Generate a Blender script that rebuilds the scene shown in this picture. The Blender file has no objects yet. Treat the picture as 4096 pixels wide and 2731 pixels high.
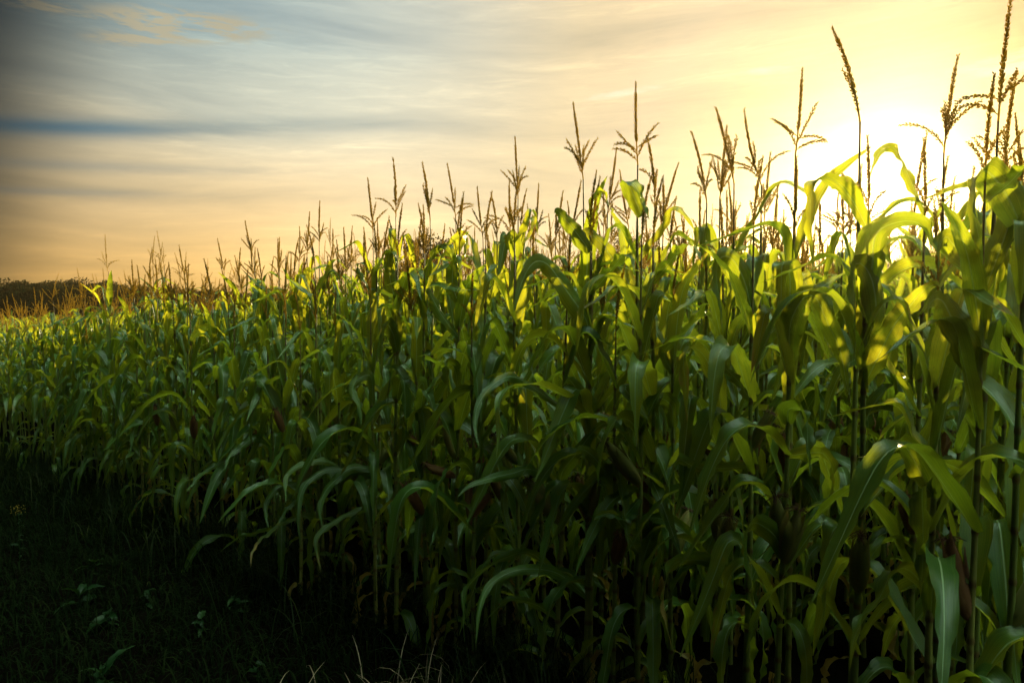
import bpy, math, random
import numpy as np
from mathutils import Vector, Matrix, Quaternion

R = math.radians
rnd = random.Random(7)
scn = bpy.context.scene
col = scn.collection

# ------------------------------------------------------------------ camera
PW, PH, FPX = 4096.0, 2731.0, 2786.0      # photograph size and focal length in its pixels
HORIZON = 1219.0
CAM_H = 1.75
PITCH = math.atan((PH / 2 - HORIZON) / FPX)
cam_d = bpy.data.cameras.new("camera")
cam = bpy.data.objects.new("camera", cam_d); col.objects.link(cam)
cam.location = (0, 0, CAM_H)
cam.rotation_euler = (math.pi / 2 - PITCH, 0, 0)
cam_d.sensor_width = 36.0
cam_d.lens = 36.0 * FPX / PW
cam_d.clip_start = 0.05; cam_d.clip_end = 5000
cam_d.dof.use_dof = True; cam_d.dof.focus_distance = 3.6; cam_d.dof.aperture_fstop = 16.0
scn.camera = cam

# ------------------------------------------------------------------ sun, sky, exposure
SUN_AZ, SUN_EL = R(27.7), R(7.7)          # clockwise from +Y, height above the horizon
SUN_DIR = Vector((math.sin(SUN_AZ) * math.cos(SUN_EL), math.cos(SUN_AZ) * math.cos(SUN_EL), math.sin(SUN_EL)))
sd = bpy.data.lights.new("sun", 'SUN'); sun = bpy.data.objects.new("sun", sd); col.objects.link(sun)
sd.energy = 5.0; sd.angle = R(0.6); sd.color = (1.0, 0.80, 0.42)
sun.rotation_euler = SUN_DIR.to_track_quat('Z', 'Y').to_euler()
scn.view_settings.view_transform = 'Standard'
scn.view_settings.look = 'None'
scn.view_settings.exposure = 1.75
scn.view_settings.gamma = 1.0
scn.cycles.max_bounces = 6; scn.cycles.diffuse_bounces = 3; scn.cycles.glossy_bounces = 2
scn.cycles.transmission_bounces = 4; scn.cycles.transparent_max_bounces = 4

world = bpy.data.worlds.new("World"); scn.world = world; world.use_nodes = True


SKY_FILL = (0.52, 0.74, 0.58)


class NT:
    """small helper for building node trees from expressions"""
    def __init__(s, tree):
        s.t = tree; tree.nodes.clear()

    def n(s, kind, **kw):
        nd = s.t.nodes.new(kind)
        for k, v in kw.items():
            setattr(nd, k, v)
        return nd

    def lk(s, a, b):
        s.t.links.new(a, b)

    def put(s, sock, v):
        if isinstance(v, bpy.types.NodeSocket):
            s.t.links.new(v, sock)
        else:
            if sock.type == 'RGBA' and len(v) == 3:
                v = (*v, 1)
            sock.default_value = v

    def m(s, op, a, b=0.0, c=0.0, clamp=False):
        nd = s.n('ShaderNodeMath', operation=op, use_clamp=clamp)
        s.put(nd.inputs[0], a); s.put(nd.inputs[1], b); s.put(nd.inputs[2], c)
        return nd.outputs[0]

    def ss(s, x, a, b):                      # smoothstep
        nd = s.n('ShaderNodeMapRange', interpolation_type='SMOOTHSTEP')
        s.put(nd.inputs[0], x); s.put(nd.inputs[1], a); s.put(nd.inputs[2], b)
        return nd.outputs[0]

    def mix(s, f, a, b, mode='MIX'):
        nd = s.n('ShaderNodeMix', data_type='RGBA', blend_type=mode)
        nd.clamp_result = False
        s.put(nd.inputs[0], f); s.put(nd.inputs[6], a); s.put(nd.inputs[7], b)
        return nd.outputs[2]

    def ramp(s, x, stops):
        nd = s.n('ShaderNodeValToRGB'); s.put(nd.inputs[0], x)
        cr = nd.color_ramp
        cr.interpolation = 'EASE' if len(stops) < 0 else 'LINEAR'
        while len(cr.elements) < len(stops):
            cr.elements.new(0.5)
        for e, (p, c) in zip(cr.elements, stops):
            e.position = p
            e.color = (c, c, c, 1) if isinstance(c, (int, float)) else (*c, 1)
        return nd.outputs[0]

    def noise(s, vec, scale, detail=4.0, rough=0.55, dist=0.0):
        nd = s.n('ShaderNodeTexNoise'); s.put(nd.inputs['Vector'], vec)
        nd.inputs['Scale'].default_value = scale; nd.inputs['Detail'].default_value = detail
        nd.inputs['Roughness'].default_value = rough; nd.inputs['Distortion'].default_value = dist
        return nd.outputs[0]

    def xyz(s, x, y, z):
        nd = s.n('ShaderNodeCombineXYZ')
        s.put(nd.inputs[0], x); s.put(nd.inputs[1], y); s.put(nd.inputs[2], z)
        return nd.outputs[0]


def build_sky():
    w = NT(world.node_tree)
    out = w.n('ShaderNodeOutputWorld'); bg = w.n('ShaderNodeBackground')
    w.lk(bg.outputs[0], out.inputs[0])
    tc = w.n('ShaderNodeTexCoord'); g = tc.outputs['Generated']
    sep = w.n('ShaderNodeSeparateXYZ'); w.lk(g, sep.inputs[0])
    x, y, z = sep.outputs
    el = w.m('MULTIPLY', w.m('ARCSINE', z), 180 / math.pi)               # degrees
    az = w.m('MULTIPLY', w.m('ARCTAN2', x, y), 180 / math.pi)
    dot = w.n('ShaderNodeVectorMath', operation='DOT_PRODUCT'); w.lk(g, dot.inputs[0]); dot.inputs[1].default_value = SUN_DIR
    th = w.m('MULTIPLY', w.m('ARCCOSINE', w.m('MINIMUM', dot.outputs['Value'], 0.99999)), 180 / math.pi)
    nish = w.n('ShaderNodeTexSky', sky_type='NISHITA'); nish.sun_disc = False
    nish.sun_elevation = SUN_EL; nish.sun_rotation = SUN_AZ
    nish.air_density = 1.2; nish.dust_density = 3.0
    # warp for the cirrus
    warp = w.noise(w.xyz(w.m('MULTIPLY', az, 0.03), w.m('MULTIPLY', el, 0.09), 0.0), 1.0, 1.0)
    elw = w.m('ADD', el, w.m('MULTIPLY', w.m('SUBTRACT', warp, 0.5), 5.0))
    # colour of thin overcast by height, away from the sun
    base = w.ramp(w.m('DIVIDE', w.m('ADD', elw, 4.0), 60.0), [
        (0.0, (0.68, 0.36, 0.09)), (0.075, (0.76, 0.43, 0.11)), (0.15, (0.76, 0.50, 0.20)), (0.23, (0.62, 0.50, 0.30)),
        (0.30, (0.46, 0.47, 0.38)), (0.38, (0.27, 0.35, 0.35)), (0.50, (0.20, 0.28, 0.31)), (1.0, (0.08, 0.11, 0.14))])
    # brightness by angle from the sun
    br = w.ramp(w.m('DIVIDE', th, 180.0), [
        (0.0, 0.62), (0.11, 0.66), (0.17, 0.65), (0.22, 0.57), (0.28, 0.42), (0.335, 0.28), (0.37, 0.13), (0.41, 0.05), (0.6, 0.05), (1.0, 0.05)])
    c = w.mix(1.0, base, w.m('MULTIPLY', br, 2.9), 'MULTIPLY')
    # pale golden cloud veil lit by the sun behind it
    thw = w.m('ADD', th, w.m('MULTIPLY', w.m('SUBTRACT', warp, 0.5), 6.0))
    gold = w.ramp(w.m('DIVIDE', thw, 60.0), [
        (0.0, (1.0, 1.0, 1.0)), (0.06, (0.60, 0.54, 0.40)), (0.10, (0.46, 0.40, 0.24)), (0.17, (0.36, 0.31, 0.20)), (0.30, (0.36, 0.325, 0.225)), (0.42, (0.36, 0.32, 0.205)), (0.6, (0.33, 0.315, 0.23))])
    gold = w.mix(1.0, gold, (2.2, 1.98, 1.85), 'MULTIPLY')
    gold = w.mix(w.ss(az, 28.0, 42.0), gold, w.mix(1.0, gold, (0.86, 0.64, 0.38), 'MULTIPLY'))  # golden vignette tint painted into the right of the sky
    c = w.mix(w.ss(thw, 54.0, 18.0), c, gold)
    # bright fill patch added overhead in the unseen sky to light the leaves
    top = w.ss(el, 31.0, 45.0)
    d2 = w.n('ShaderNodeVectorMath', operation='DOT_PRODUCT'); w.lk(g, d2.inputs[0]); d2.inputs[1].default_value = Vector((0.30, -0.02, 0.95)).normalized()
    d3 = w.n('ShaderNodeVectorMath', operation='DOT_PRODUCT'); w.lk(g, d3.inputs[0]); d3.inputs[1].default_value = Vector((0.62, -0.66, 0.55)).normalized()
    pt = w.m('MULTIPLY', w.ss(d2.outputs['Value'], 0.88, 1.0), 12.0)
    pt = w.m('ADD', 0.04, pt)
    c = w.mix(top, c, w.mix(1.0, SKY_FILL, pt, 'MULTIPLY'))
    c = w.mix(1.0, c, w.mix(1.0, (0.50, 0.72, 0.56), w.m('MULTIPLY', w.ss(d3.outputs['Value'], 0.93, 1.0), 2.5), 'MULTIPLY'), 'ADD')  # second fill patch, added in the unseen sky behind the camera
    # long thin cirrus streaks
    st = w.noise(w.xyz(w.m('MULTIPLY', az, 0.022), w.m('MULTIPLY', elw, 0.27), 3.1), 1.0, 5.0, 0.55, 0.0)
    st2 = w.noise(w.xyz(w.m('MULTIPLY', az, 0.09), w.m('MULTIPLY', elw, 0.8), 7.7), 1.0, 9.0, 0.66, 0.35)
    fib = w.noise(w.xyz(w.m('ADD', w.m('MULTIPLY', az, 0.16), w.m('MULTIPLY', el, 0.25)), w.m('SUBTRACT', w.m('MULTIPLY', el, 1.5), w.m('MULTIPLY', az, 0.10)), 4.4), 1.0, 10.0, 0.72, 0.6)
    fibm = w.m('MULTIPLY', w.ss(fib, 0.46, 0.72), w.ss(st, 0.38, 0.62))
    c = w.mix(w.m('MULTIPLY', fibm, 0.30), c, w.mix(1.0, c, (1.75, 1.65, 1.45), 'MULTIPLY'))
    k = w.m('ADD', w.m('MULTIPLY', w.m('SUBTRACT', st, 0.47), 0.75), w.m('MULTIPLY', w.m('SUBTRACT', st2, 0.5), 0.6))
    c = w.mix(1.0, c, w.xyz(w.m('ADD', 1.0, k), w.m('ADD', 1.0, w.m('MULTIPLY', k, 0.85)), w.m('ADD', 1.0, w.m('MULTIPLY', k, 0.62))), 'MULTIPLY')

    def blob(a0, e0, sa, se, tilt=0.0):      # soft elongated patch in the sky
        da = w.m('SUBTRACT', az, a0)
        de = w.m('SUBTRACT', w.m('SUBTRACT', el, e0), w.m('MULTIPLY', da, tilt))
        q = w.m('ADD', w.m('POWER', w.m('ABSOLUTE', w.m('DIVIDE', da, sa)), 2.0), w.m('POWER', w.m('ABSOLUTE', w.m('DIVIDE', de, se)), 2.0))
        return w.m('POWER', 2.718, w.m('MULTIPLY', q, -1.0))
    rag = w.noise(w.xyz(w.m('MULTIPLY', az, 0.22), w.m('MULTIPLY', el, 1.3), 6.0), 1.0, 9.0, 0.68, 0.3)
    # blue gap low in the west
    gap = w.m('ADD', w.m('ADD', blob(-33, 11.9, 13, 0.65, 0.09), w.m('MULTIPLY', blob(-14, 13.9, 10, 0.7, 0.05), 0.3)), w.m('MULTIPLY', w.m('ADD', blob(-30, 9.6, 12, 0.4, 0.05), blob(-34, 7.6, 9, 0.3, 0.05)), 0.35))
    c = w.mix(w.m('MULTIPLY', gap, 0.85, clamp=True), c, (0.045, 0.16, 0.24))
    # ragged peach cloud in the upper left
    pc = w.m('ADD', w.m('ADD', blob(-25.0, 19.6, 5.5, 0.9, 0.05), w.m('MULTIPLY', blob(-34, 19.2, 2.2, 0.4), 0.9)), w.m('MULTIPLY', blob(-28, 18.2, 3.0, 0.4, 0.1), 0.8))
    pcm = w.ss(w.m('MULTIPLY', pc, w.ss(rag, 0.36, 0.60)), 0.05, 0.55)
    c = w.mix(w.m('MULTIPLY', pcm, 0.85), c, (0.50, 0.44, 0.29))
    # brighter wisps near the sun
    wi = w.ss(w.m('MULTIPLY', w.m('ADD', w.m('ADD', blob(9, 16.4, 4.5, 0.5, 0.12), blob(20, 17.2, 3, 0.4, -0.05)), blob(36, 15.5, 6, 1.2)), rag), 0.25, 0.6)
    c = w.mix(w.m('MULTIPLY', wi, 0.5), c, (1.1, 1.0, 0.78))
    # vignette darkening painted over the far upper left and the sky behind
    sel = w.ss(w.m('SUBTRACT', az, w.m('MULTIPLY', el, 0.30)), -32.0, -43.0)
    c = w.mix(w.m('MULTIPLY', sel, 0.9), c, (0.004, 0.008, 0.012))
    below = w.ss(el, -1.0, -6.0)
    c = w.mix(below, c, (0.01, 0.01, 0.006))
    # clear-air light of the sun-lit atmosphere on top
    nn = w.mix(1.0, nish.outputs[0], (0.004, 0.004, 0.004), 'MULTIPLY')
    c = w.mix(1.0, c, nn, 'ADD')
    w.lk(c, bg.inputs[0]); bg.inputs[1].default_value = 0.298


build_sky()
world.cycles.sampling_method = 'MANUAL'; world.cycles.sample_map_resolution = 1024


# ------------------------------------------------------------------ terrain
def terrain(x, y):
    x = np.asarray(x, float); y = np.asarray(y, float)
    l = np.minimum(x, 0.0)
    z = -0.6 * (1 - np.exp(-(l / 7.0) ** 2)) + 0.03 * l
    t = np.clip((x + 3.0) / 8.0, 0, 1); t = t * t * (3 - 2 * t)
    z = z + t * 0.03 * np.clip(y - 5.0, 0, 60)
    z = z + 0.015 * np.sin(x * 2.3 + 1) * np.sin(y * 1.9) * np.exp(-np.hypot(x, y) / 30)
    return z


def tz(x, y):
    return float(terrain(x, y))


EDGE = 3.22                                # field edge: y = EDGE - 0.95 x
SP, CP = math.sin(PITCH), math.cos(PITCH)


def at(px, py, d):                         # the point seen at that place of the photograph, d metres ahead
    dx = (px - PW / 2) / FPX; dy = (PH / 2 - py) / FPX
    v = np.array([dx, CP + dy * SP, -SP + dy * CP])
    return v * (d / v[1]) + np.array([0, 0, CAM_H])


def proj(p):
    x, y, z = p[0], p[1], p[2] - CAM_H
    f = y * CP - z * SP; u = y * SP + z * CP
    return PW / 2 + FPX * x / f, PH / 2 - FPX * u / f


def edge_depth(px):
    k = (px - PW / 2) / FPX
    return EDGE / (1 + 0.95 * k)


# ------------------------------------------------------------------ materials
def new_mat(name):
    m = bpy.data.materials.new(name); m.use_nodes = True
    return m, NT(m.node_tree)


def surface(w, base, rough, transl=None, tf=0.0, bump=None, bstr=0.3, spec=0.5, bdist=0.002):
    out = w.n('ShaderNodeOutputMaterial'); p = w.n('ShaderNodeBsdfPrincipled')
    w.put(p.inputs['Base Color'], base); w.put(p.inputs['Roughness'], rough)
    p.inputs['Specular IOR Level'].default_value = spec
    nrm = None
    if bump is not None:
        b = w.n('ShaderNodeBump'); b.inputs['Strength'].default_value = bstr; b.inputs['Distance'].default_value = bdist
        w.put(b.inputs['Height'], bump); nrm = b.outputs[0]; w.lk(nrm, p.inputs['Normal'])
    if transl is not None:
        t = w.n('ShaderNodeBsdfTranslucent'); w.put(t.inputs[0], transl)
        if nrm: w.lk(nrm, t.inputs['Normal'])
        mx = w.n('ShaderNodeMixShader'); w.put(mx.inputs[0], tf)
        w.lk(p.outputs[0], mx.inputs[1]); w.lk(t.outputs[0], mx.inputs[2]); w.lk(mx.outputs[0], out.inputs[0])
    else:
        w.lk(p.outputs[0], out.inputs[0])


def rand_of(w):
    oi = w.n('ShaderNodeObjectInfo'); ge = w.n('ShaderNodeNewGeometry')
    return w.m('FRACT', w.m('ADD', w.m('MULTIPLY', oi.outputs['Random'], 7.31), w.m('MULTIPLY', ge.outputs['Random Per Island'], 5.77)))


def leaf_material(name, yellow=0.0):
    m, w = new_mat(name)
    uv = w.n('ShaderNodeUVMap'); sp = w.n('ShaderNodeSeparateXYZ'); w.lk(uv.outputs[0], sp.inputs[0])
    u, v = sp.outputs[0], sp.outputs[1]
    r = rand_of(w)
    au = w.m('ABSOLUTE', w.m('SUBTRACT', u, 0.5))
    mid = w.m('SUBTRACT', 1.0, w.ss(au, 0.014, 0.045))
    tco = w.n('ShaderNodeTexCoord')
    nz = w.noise(tco.outputs['Object'], 14.0, 5.0)
    nz2 = w.noise(tco.outputs['Object'], 90.0, 3.0)
    vein = w.m('SINE', w.m('MULTIPLY', u, 150.0))
    fine = w.noise(w.xyz(w.m('MULTIPLY', u, 70.0), w.m('MULTIPLY', v, 1.5), w.m('MULTIPLY', r, 9.0)), 1.0, 2.0)
    veinc = w.noise(w.xyz(w.m('MULTIPLY', u, 26.0), w.m('MULTIPLY', v, 1.2), r), 1.0, 3.0)
    green = w.ramp(w.m('ADD', w.m('MULTIPLY', r, 0.55), w.m('MULTIPLY', nz, 0.45)), [
        (0.1, (0.022, 0.068, 0.010)), (0.45, (0.046, 0.115, 0.014)), (0.8, (0.090, 0.160, 0.020))])
    green = w.mix(w.m('MULTIPLY', w.ss(veinc, 0.45, 0.7), 0.55), green, (0.075, 0.15, 0.03))
    tl = w.ramp(w.m('ADD', w.m('MULTIPLY', r, 0.5), w.m('MULTIPLY', veinc, 0.5)), [
        (0.2, (0.31, 0.38, 0.014)), (0.5, (0.48, 0.50, 0.016)), (0.85, (0.68, 0.60, 0.025))])
    tl = w.mix(w.m('MULTIPLY', w.ss(fine, 0.4, 0.65), 0.45), tl, (0.13, 0.22, 0.01))
    # dry yellow-brown tips and margins on some leaves
    amt = w.m('ADD', w.m('ADD', w.m('MULTIPLY', v, 0.8), w.m('MULTIPLY', au, 0.5)), w.m('MULTIPLY', w.m('SUBTRACT', nz, 0.5), 1.2))
    thr = w.m('SUBTRACT', 1.35 - yellow, w.m('MULTIPLY', w.ss(r, 0.72, 1.0), 0.5))
    dry = w.ss(w.m('SUBTRACT', amt, thr), -0.05, 0.16)
    dcol = w.mix(nz2, (0.30, 0.17, 0.04), (0.38, 0.29, 0.06))
    spots = w.m('MULTIPLY', w.ss(nz2, 0.68, 0.78), 0.5)
    base = w.mix(w.m('MULTIPLY', mid, 0.9), green, (0.32, 0.44, 0.20))
    base = w.mix(w.m('MULTIPLY', w.ss(fine, 0.45, 0.65), 0.30), base, (0.012, 0.040, 0.010))
    base = w.mix(spots, base, (0.12, 0.11, 0.03))
    base = w.mix(dry, base, dcol)
    tl = w.mix(dry, tl, (0.42, 0.25, 0.04))
    tl = w.mix(w.m('MULTIPLY', mid, 0.45), tl, (0.30, 0.36, 0.08))
    tl = w.mix(spots, tl, (0.12, 0.10, 0.01))
    hgt = w.m('ADD', w.m('MULTIPLY', vein, 0.22), w.m('ADD', w.m('MULTIPLY', mid, 1.4), w.m('MULTIPLY', nz2, 0.3)))
    surface(w, base, w.m('ADD', 0.24, w.m('MULTIPLY', nz, 0.2)), tl, 0.44, hgt, 0.5, spec=0.5, bdist=0.0012)
    return m


LEAF = leaf_material('corn_leaf')
LEAF_Y = leaf_material('corn_leaf_yellowing', 0.45)
LEAF_D = leaf_material('corn_leaf_dry', 1.3)


def simple_mat(name, stops, scale=20.0, rough=0.6, transl=None, tf=0.0, stretch=(1, 1, 1), bstr=0.4, spec=0.25):
    m, w = new_mat(name)
    tco = w.n('ShaderNodeTexCoord')
    mp = w.n('ShaderNodeMapping'); mp.inputs['Scale'].default_value = stretch; w.lk(tco.outputs['Object'], mp.inputs[0])
    nz = w.noise(mp.outputs[0], scale, 5.0)
    r = rand_of(w)
    f = w.m('ADD', w.m('MULTIPLY', nz, 0.6), w.m('MULTIPLY', r, 0.4))
    surface(w, w.ramp(f, stops), rough, transl, tf, nz, bstr, spec=spec)
    return m


STALK = None
def stalk_material():
    m, w = new_mat('corn_stalk')
    uv = w.n('ShaderNodeUVMap'); sp = w.n('ShaderNodeSeparateXYZ'); w.lk(uv.outputs[0], sp.inputs[0])
    node = sp.outputs[0]                   # 1 at the joints
    tco = w.n('ShaderNodeTexCoord'); r = rand_of(w)
    mp = w.n('ShaderNodeMapping'); mp.inputs['Scale'].default_value = (60, 60, 5); w.lk(tco.outputs['Object'], mp.inputs[0])
    nz = w.noise(mp.outputs[0], 1.0, 4.0)
    n2 = w.noise(tco.outputs['Object'], 40.0, 3.0)
    c = w.ramp(w.m('ADD', w.m('MULTIPLY', nz, 0.6), w.m('MULTIPLY', r, 0.4)), [
        (0.2, (0.10, 0.14, 0.025)), (0.5, (0.18, 0.21, 0.04)), (0.8, (0.27, 0.26, 0.06))])
    c = w.mix(w.m('MULTIPLY', w.ss(node, 0.3, 0.9), 0.75), c, (0.12, 0.055, 0.02))
    c = w.mix(w.m('MULTIPLY', w.ss(sp.outputs[1], 0.72, 0.95), 0.7), c, (0.13, 0.07, 0.028))
    c = w.mix(w.m('MULTIPLY', w.ss(n2, 0.62, 0.72), 0.6), c, (0.08, 0.035, 0.015))
    surface(w, c, 0.5, c, 0.12, nz, 0.4, spec=0.4)
    return m


STALK = stalk_material()
TASSEL = simple_mat('corn_tassel', [(0.2, (0.07, 0.05, 0.018)), (0.5, (0.12, 0.085, 0.026)), (0.8, (0.20, 0.15, 0.045))], 60, 0.75, (0.70, 0.52, 0.08), 0.55, spec=0.1)
HUSK = simple_mat('ear_husk', [(0.2, (0.10, 0.12, 0.03)), (0.5, (0.20, 0.19, 0.05)), (0.8, (0.30, 0.20, 0.07))], 6, 0.6, (0.4, 0.34, 0.08), 0.25, (8, 8, 1))
HUSK_DRY = simple_mat('ear_husk_dry', [(0.2, (0.10, 0.04, 0.018)), (0.5, (0.22, 0.10, 0.04)), (0.8, (0.34, 0.20, 0.08))], 6, 0.65, (0.4, 0.2, 0.08), 0.2, (8, 8, 1))
SILK = simple_mat('ear_silk', [(0.2, (0.04, 0.015, 0.008)), (0.8, (0.13, 0.05, 0.02))], 60, 0.7)
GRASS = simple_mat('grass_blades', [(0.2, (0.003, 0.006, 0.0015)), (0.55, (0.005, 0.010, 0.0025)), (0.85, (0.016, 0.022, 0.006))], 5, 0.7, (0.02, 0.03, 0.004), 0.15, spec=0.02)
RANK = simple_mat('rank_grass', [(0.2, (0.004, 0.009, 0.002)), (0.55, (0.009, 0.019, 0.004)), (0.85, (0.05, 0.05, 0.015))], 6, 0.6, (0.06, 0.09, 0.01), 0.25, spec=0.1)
DRYGRASS = simple_mat('dry_grass', [(0.2, (0.14, 0.09, 0.05)), (0.5, (0.34, 0.24, 0.15)), (0.8, (0.52, 0.40, 0.28))], 8, 0.6, (0.25, 0.17, 0.10), 0.25)
WEED = simple_mat('weed_leaf', [(0.2, (0.004, 0.014, 0.003)), (0.5, (0.008, 0.026, 0.006)), (0.8, (0.018, 0.045, 0.010))], 18, 0.5, (0.05, 0.1, 0.01), 0.2, spec=0.15)
FLOWER = simple_mat('weed_flower', [(0.2, (0.16, 0.10, 0.01)), (0.8, (0.30, 0.20, 0.02))], 30, 0.6)
CROWN = simple_mat('tree_foliage', [(0.2, (0.006, 0.008, 0.003)), (0.5, (0.012, 0.016, 0.005)), (0.8, (0.024, 0.027, 0.007))], 0.6, 0.7, (0.05, 0.035, 0.006), 0.2, spec=0.02)
BARK = simple_mat('tree_bark', [(0.2, (0.04, 0.03, 0.02)), (0.8, (0.10, 0.07, 0.045))], 4, 0.85, None, 0, (4, 4, 1))


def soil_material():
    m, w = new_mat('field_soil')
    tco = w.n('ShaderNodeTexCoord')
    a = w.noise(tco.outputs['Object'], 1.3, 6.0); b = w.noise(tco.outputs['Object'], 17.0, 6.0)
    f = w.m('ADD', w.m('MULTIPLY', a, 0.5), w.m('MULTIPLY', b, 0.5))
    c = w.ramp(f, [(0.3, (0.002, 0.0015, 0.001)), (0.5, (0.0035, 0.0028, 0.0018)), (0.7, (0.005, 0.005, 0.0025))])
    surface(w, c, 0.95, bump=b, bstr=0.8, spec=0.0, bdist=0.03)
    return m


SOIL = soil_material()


# ------------------------------------------------------------------ mesh helpers
def mesh_from(name, v, f, mat, uv=None, smooth=True):
    """v (n,3), f (m,4) with triangles marked by a repeated last index, uv (n,2) per vertex"""
    me = bpy.data.meshes.new(name)
    v = np.asarray(v, np.float32); f = np.asarray(f, np.int32)
    me.vertices.add(len(v)); me.vertices.foreach_set('co', v.ravel())
    quad = f[:, 3] != f[:, 2]
    tot = np.where(quad, 4, 3).astype(np.int32)
    start = np.concatenate([[0], np.cumsum(tot)[:-1]]).astype(np.int32)
    mask = np.ones(f.shape, bool); mask[~quad, 3] = False
    li = f[mask]
    me.loops.add(len(li)); me.loops.foreach_set('vertex_index', li)
    me.polygons.add(len(f)); me.polygons.foreach_set('loop_start', start); me.polygons.foreach_set('loop_total', tot)
    if smooth: me.polygons.foreach_set('use_smooth', np.ones(len(f), bool))
    if uv is not None:
        l = me.uv_layers.new(name='UVMap'); l.data.foreach_set('uv', np.asarray(uv, np.float32)[li].ravel())
    me.materials.append(mat); me.update(calc_edges=True)
    return me


class Acc:
    """collects pieces of one mesh"""
    def __init__(s): s.v = []; s.f = []; s.u = []; s.n = 0

    def add(s, v, f, u=None):
        v = np.asarray(v, float); f = np.asarray(f, int)
        s.v.append(v); s.f.append(f + s.n); s.n += len(v)
        s.u.append(np.zeros((len(v), 2)) if u is None else u)

    def get(s):
        return np.concatenate(s.v), np.concatenate(s.f), np.concatenate(s.u)

    def mesh(s, name, mat, smooth=True):
        v, f, u = s.get(); return mesh_from(name, v, f, mat, u, smooth)


def put(name, me, parent=None, loc=None, rot=None, scale=None):
    o = bpy.data.objects.new(name, me); col.objects.link(o)
    if parent is not None: o.parent = parent
    if loc is not None: o.location = loc
    if rot is not None: o.rotation_euler = rot
    if scale is not None: o.scale = scale
    return o


def tag(o, label=None, cat=None, group=None, kind=None):
    if label: o['label'] = label
    if cat: o['category'] = cat
    if group: o['group'] = group
    if kind: o['kind'] = kind
    return o


def grid_faces(n, m):
    i, j = np.meshgrid(np.arange(n - 1), np.arange(m - 1), indexing='ij')
    a = (i * m + j).ravel()
    return np.stack([a, a + 1, a + m + 1, a + m], 1)


def tube(P, rad, sides=6, uv=None):
    P = np.asarray(P, float); n = len(P)
    t = np.gradient(P, axis=0); t /= np.linalg.norm(t, axis=1)[:, None] + 1e-9
    ref = np.array([0.31, 0.95, 0.05]); b = np.cross(t, ref); b /= np.linalg.norm(b, axis=1)[:, None] + 1e-9
    c = np.cross(t, b)
    a = np.linspace(0, 2 * np.pi, sides, endpoint=False)
    rad = np.broadcast_to(np.asarray(rad, float), (n,))
    v = P[:, None] + rad[:, None, None] * (np.cos(a)[None, :, None] * b[:, None] + np.sin(a)[None, :, None] * c[:, None])
    i, j = np.meshgrid(np.arange(n - 1), np.arange(sides), indexing='ij')
    q = np.stack([i * sides + j, i * sides + (j + 1) % sides, (i + 1) * sides + (j + 1) % sides, (i + 1) * sides + j], -1).reshape(-1, 4)
    if uv is None: uv = np.zeros((n, 2))
    return v.reshape(-1, 3), q, np.repeat(uv, sides, axis=0)


def spline(P, n):
    P = np.asarray(P, float)
    Q = np.vstack([2 * P[0] - P[1], P, 2 * P[-1] - P[-2]])
    seg = np.linalg.norm(np.diff(P, axis=0), axis=1); cum = np.concatenate([[0], np.cumsum(seg)])
    s = np.linspace(0, cum[-1], n); k = np.clip(np.searchsorted(cum, s, 'right') - 1, 0, len(P) - 2)
    t = ((s - cum[k]) / (seg[k] + 1e-9))[:, None]
    a, b, c, d = Q[k], Q[k + 1], Q[k + 2], Q[k + 3]
    return 0.5 * (2 * b + (c - a) * t + (2 * a - 5 * b + 4 * c - d) * t * t + (3 * b - a - 3 * c + d) * t ** 3)


# ------------------------------------------------------------------ one corn leaf
def leaf_geo(P, W, b0, fold=0.5, ruffle=0.012, twist=0.0, seed=0, across=4, tipfold=0.25):
    """blade along the midrib P: V fold, ruffled margins, twist; W = widest width in metres"""
    g = random.Random(seed)
    P = np.asarray(P, float); n = len(P); s = np.linspace(0, 1, n)
    t = np.gradient(P, axis=0); t /= np.linalg.norm(t, axis=1)[:, None] + 1e-9
    b = np.zeros_like(P); cur = np.asarray(b0, float)
    for i in range(n):
        cur = cur - t[i] * cur.dot(t[i]); cur /= np.linalg.norm(cur) + 1e-9; b[i] = cur
    nr = np.cross(t, b)
    tw = twist * s ** 1.3
    bb = b * np.cos(tw)[:, None] + nr * np.sin(tw)[:, None]; nn = -b * np.sin(tw)[:, None] + nr * np.cos(tw)[:, None]
    wid = 0.5 * W * np.minimum(0.42 + 2.6 * s, 1.0) ** 1.0 * np.clip(1 - s ** 2.6, 0, 1) ** 0.85 * (1 - 0.25 * s)
    wid = np.maximum(wid, 0.0008)
    fo = fold * (1 - s) ** 1.2 + tipfold * s
    u = np.linspace(-1, 1, across + 1)
    f1, f2, p1, p2 = g.uniform(14, 24), g.uniform(14, 24), g.uniform(0, 6), g.uniform(0, 6)
    v = np.zeros((n, across + 1, 3))
    for j, uj in enumerate(u):
        a = abs(uj); ph, fr = (p1, f1) if uj < 0 else (p2, f2)
        env = np.sin(np.pi * np.clip(s * 1.05, 0, 1)) ** 0.7
        rip = ruffle * a ** 2 * env * (np.sin(fr * s + ph) + 0.6 * np.sin(2.3 * fr * s + 2 * ph))
        if a > 0.9:
            nick = np.array([1 - g.uniform(0, .05) - (g.uniform(.15, .35) if g.random() < .03 else 0) for _ in range(n)])
        else:
            nick = 1.0
        lat = wid * uj * nick * np.cos(fo); up = wid * a * np.sin(fo) - 0.10 * wid * math.sin(a * math.pi) + rip
        v[:, j] = P + bb * lat[:, None] + nn * up[:, None]
    uv = np.zeros((n, across + 1, 2)); uv[:, :, 0] = (u * 0.5 + 0.5)[None]; uv[:, :, 1] = s[:, None]
    return v.reshape(-1, 3), grid_faces(n, across + 1), uv.reshape(-1, 2)


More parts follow.
